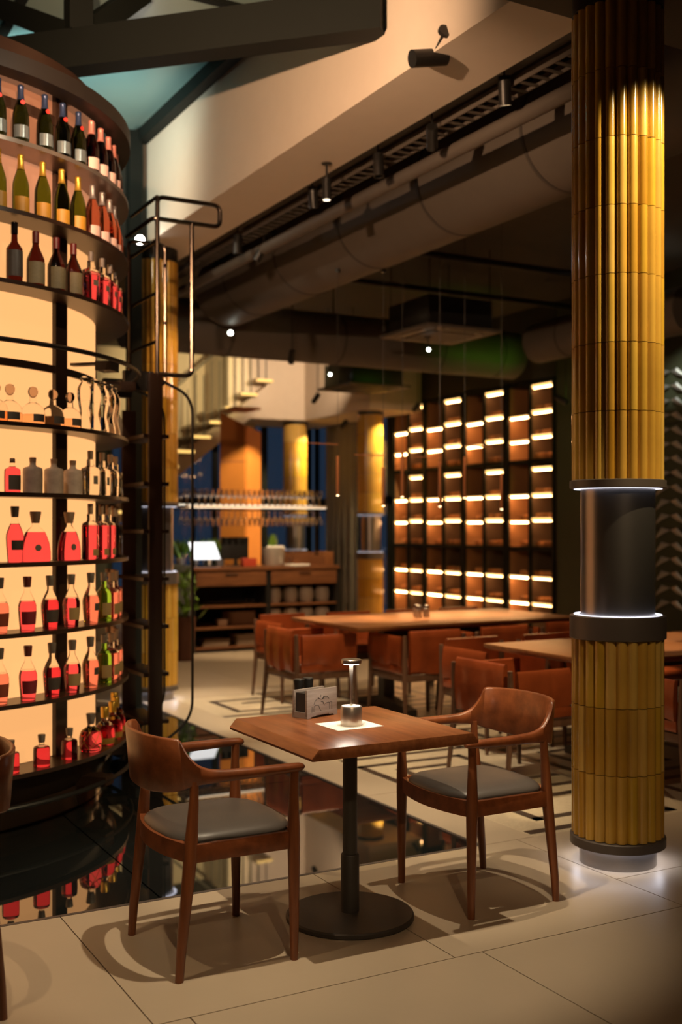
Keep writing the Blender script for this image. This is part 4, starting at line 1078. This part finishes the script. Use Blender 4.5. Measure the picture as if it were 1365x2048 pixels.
# ================================================================== STAIR
st = thing('staircase', 'pale staircase with lit yellow treads rising towards the right', 'staircase', (4.80, 16.9, 0))
import math as _m
n = 17; rise, run = .238, .27
for k in range(n):
    x = -1.6 + run * k; z = .10 + rise * k
    s = MB().box(x, -.45, z - .05, x + run + .03, .75, z).build('tread', M_PLASTER, st, .003)
    MB().box(x + .01, -.46, z - .045, x + run + .02, -.452, z - .008).build('led_strip', M_LEDG, s)
m = MB()
pr = [(-1.9, -.28), (-1.6 + run * n, .10 + rise * n - .62), (-1.6 + run * n, .10 + rise * n - .30), (-1.9, .02)]
m.loft([[(x, -.35, z) for x, z in pr], [(x, .70, z) for x, z in pr]]).build('stringer', M_PLASTER, st)
for k in range(n * 2):
    x = -1.55 + run * k / 2; z = .10 + rise * (k // 2)
    MB().box(x - .008, -.44, z, x + .008, -.424, z + .95).build('baluster', M_IRON, st)
m = MB(); m.tube([(-1.6, -.43, 1.08), (-1.6 + run * n, -.43, 1.08 + rise * n)], .02, 8).build('handrail', M_IRON, st)
struct(MB().box(5.0, 17.75, 3.0, 8.1, 17.85, CZ + .3).build('wall_back', M_PLASTER), 'lit plaster wall behind the stair balusters')

# ================================================================== DUCTS, PIPES AND UNITS
def duct(axis, a, b, c1, cz, r, label, seams):
    o0 = (c1, a, cz) if axis == 'y' else (a, c1, cz)
    t = thing('air_duct', label, 'air duct', o0)
    v = (0, b - a, 0) if axis == 'y' else (b - a, 0, 0)
    MB().tube([(0, 0, 0), v], r, 48).build('pipe', M_DUCT, t)
    for s in seams:
        hp = (0, s - a, 0) if axis == 'y' else (s - a, 0, 0)
        MB().tube([(hp[0], hp[1], r - .01), (hp[0], hp[1], CZ - cz)], .008, 6).build('hanger_rod', M_BLACK, t)
        p = (0, s - a, 0) if axis == 'y' else (s - a, 0, 0); q = (0, s - a + .025, 0) if axis == 'y' else (s - a + .025, 0, 0)
        MB().tube([p, q], r + .006, 48).build('seam_ring', mat('seam_dark', (.05, .042, .036), .6), t)
    return t
duct('y', 4.2, 11.05, 4.72, 4.03, .37, 'large round duct running along the pale beam', [5.55, 6.75, 7.95, 9.15, 10.3])
duct('x', 3.75, 8.95, 11.60, 3.73, .30, 'horizontal round duct crossing above the wine rack', [4.9, 6.3, 7.7, 8.6])
duct('y', 8.2, 10.6, 8.55, 3.72, .24, 'dark round duct end beside the near column', [8.6, 9.3, 10.0])
for x, z, r, lab in ((3.98, 3.86, .045, 'slim brown pipe running beside the large duct'), (3.84, 4.10, .05, 'dark upper pipe between pale beam and duct'), (5.9, 4.30, .035, 'thin dark pipe under the dining ceiling')):
    tag(MB().tube([(0, 0, 0), (0, 6.6 if x < 5 else 8, 0)], r, 14).build('ceiling_pipe', M_DUCT, None, loc=(x, 4.3, z)), lab, 'pipe')
for y, lab in ((9.2, 'nearer thin pipe crossing the dining ceiling'), (10.6, 'farther thin pipe crossing the dining ceiling')):
    tag(MB().tube([(0, 0, 0), (5.2, 0, 0)], .035, 12).build('ceiling_pipe', M_BLACK, None, loc=(3.9, y, 4.2)), lab, 'pipe')
t = thing('cable_tray', 'perforated cable tray between the pale beam and the duct', 'cable tray', (3.90, 4.3, 3.97))
for k in range(66): MB().box(-.06, .10 * k, 0, .06, .10 * k + .03, .004).build('tray_rung', M_DUCT, t)
MB().box(-.065, 0, 0, -.058, 6.6, .05).box(.058, 0, 0, .065, 6.6, .05).build('tray_side', M_DUCT, t)
def cassette(x, y, zb, s, label):
    t = thing('ceiling_unit', label, 'air conditioner', (x, y, zb), 0, 'hung air conditioning cassettes')
    MB().box(-s * .42, -s * .42, .05, s * .42, s * .42, .36).build('body', M_BLACK, t, .01)
    MB().loft([[(-s * .5, -s * .5, .02), (s * .5, -s * .5, .02), (s * .5, s * .5, .02), (-s * .5, s * .5, .02)], [(-s * .5, -s * .5, .05), (s * .5, -s * .5, .05), (s * .5, s * .5, .05), (-s * .5, s * .5, .05)]]).build('panel', M_DUCT, t, .004)
    MB().box(-s * .28, -s * .28, .008, s * .28, s * .28, .02).build('grille', mat('unit_grille', (.05, .045, .04), .6), t)
    for q in ((-1, 0), (1, 0), (0, -1), (0, 1)):
        MB().box(q[0] * s * .38 - (s * .3 if q[1] else .03), q[1] * s * .38 - (s * .3 if q[0] else .03), .012, q[0] * s * .38 + (s * .3 if q[1] else .03), q[1] * s * .38 + (s * .3 if q[0] else .03), .021).build('louvre', M_BLACK, t)
    for a in (-1, 1):
        for b in (-1, 1):
            MB().tube([(a * s * .40, b * s * .40, .30), (a * s * .40, b * s * .40, CZ - zb)], .006, 6).build('hanger_rod', M_BLACK, t)
cassette(6.73, 10.0, 3.55, .95, 'square ceiling air unit hung on rods above the long table')
cassette(7.75, 13.4, 3.40, .95, 'square ceiling air unit near the far column')

# spotlights
def can(loc_, target, label, lit=True, r=.03, L=.13, mount=None, col=(1, .85, .6), e=30):
    t = thing('spotlight', label, 'spotlight', loc_, 0, 'small spotlights')
    d = (Vector(target) - Vector(loc_)).normalized()
    MB().tube([-d * L, (0, 0, 0)], r, 20).build('body', M_BLACK, t)
    if lit: MB().tube([d * .0005, d * .003], r * .8, 16).build('lens', emit('spot_lens_%d' % int(e), col, e), t)
    if mount is not None:
        mv = Vector(mount) - Vector(loc_)
        MB().tube([-d * L * .6, mv], .008, 8).build('arm', M_BLACK, t)
        MB().tube([mv, mv + (mv + d * L * .6).normalized() * .02], .035, 16).build('mount_plate', M_BLACK, t)
    return t
can((3.10, 4.86, 3.93), (1.9, 4.96, 3.66), 'black spotlight fixed high on the pale beam', False, .045, .20, (3.19, 4.70, 4.02))
can((3.55, 6.63, 3.72), (3.55, 6.63, 0), 'small lit downlight under the pale beam', True, .03, .14, (3.55, 6.63, 3.96), e=3)
can((3.07, 9.06, 3.935), (1.0, 1.0, 2.4), 'bright starry spotlight on the corner post', True, .045, .09, (3.075, 9.19, 3.95), (1, .95, .85), 120)
can((4.72, 10.98, 3.58), (3.6, 8, 2.4), 'tiny bright spotlight under the end of the large duct', True, .03, .06, (4.72, 11.0, 3.67), (.95, 1, .85), 25)
can((6.62, 10.05, 3.42), (5.5, 8.5, 2.2), 'tiny bright spotlight below the air unit', True, .022, .06, (6.62, 10.06, 3.545), (.95, 1, .85), 14)
can((7.12, 13.2, 3.56), (6, 10, 1.6), 'tiny spotlight beside the far air unit', True, .022, .06, (7.12, 13.25, CZ - .01), (.95, 1, .85), 14)
# housings added round the labelled lamps to hide their bright discs
for i, (l, tg, lb) in enumerate(LAMPS):
    d = (Vector(tg) - Vector(l)).normalized(); up = 3.965 if l[1] < 4.17 else (3.50 if abs(l[0] - 8.55) < .2 and l[2] < 3.4 else CZ)
    t = thing('spotlight', lb, 'spotlight', l, 0, 'lamp housings')
    q = d.to_track_quat('Z', 'Y')
    prof = [(.004, -.12), (.034, -.12), (.036, -.11), (.036, .035), (.031, .035), (.031, -.03), (.004, -.03)]
    m = MB(); m.lathe(prof, 16); m.v = [tuple(q @ Vector(p)) for p in m.v]; m.build('housing', M_BLACK, t)
    if up - l[2] > .03 and l[0] > 2.2: MB().tube([-d * .10, (-d.x * .10, -d.y * .10, up - l[2])], .006, 6).build('stem', M_BLACK, t)
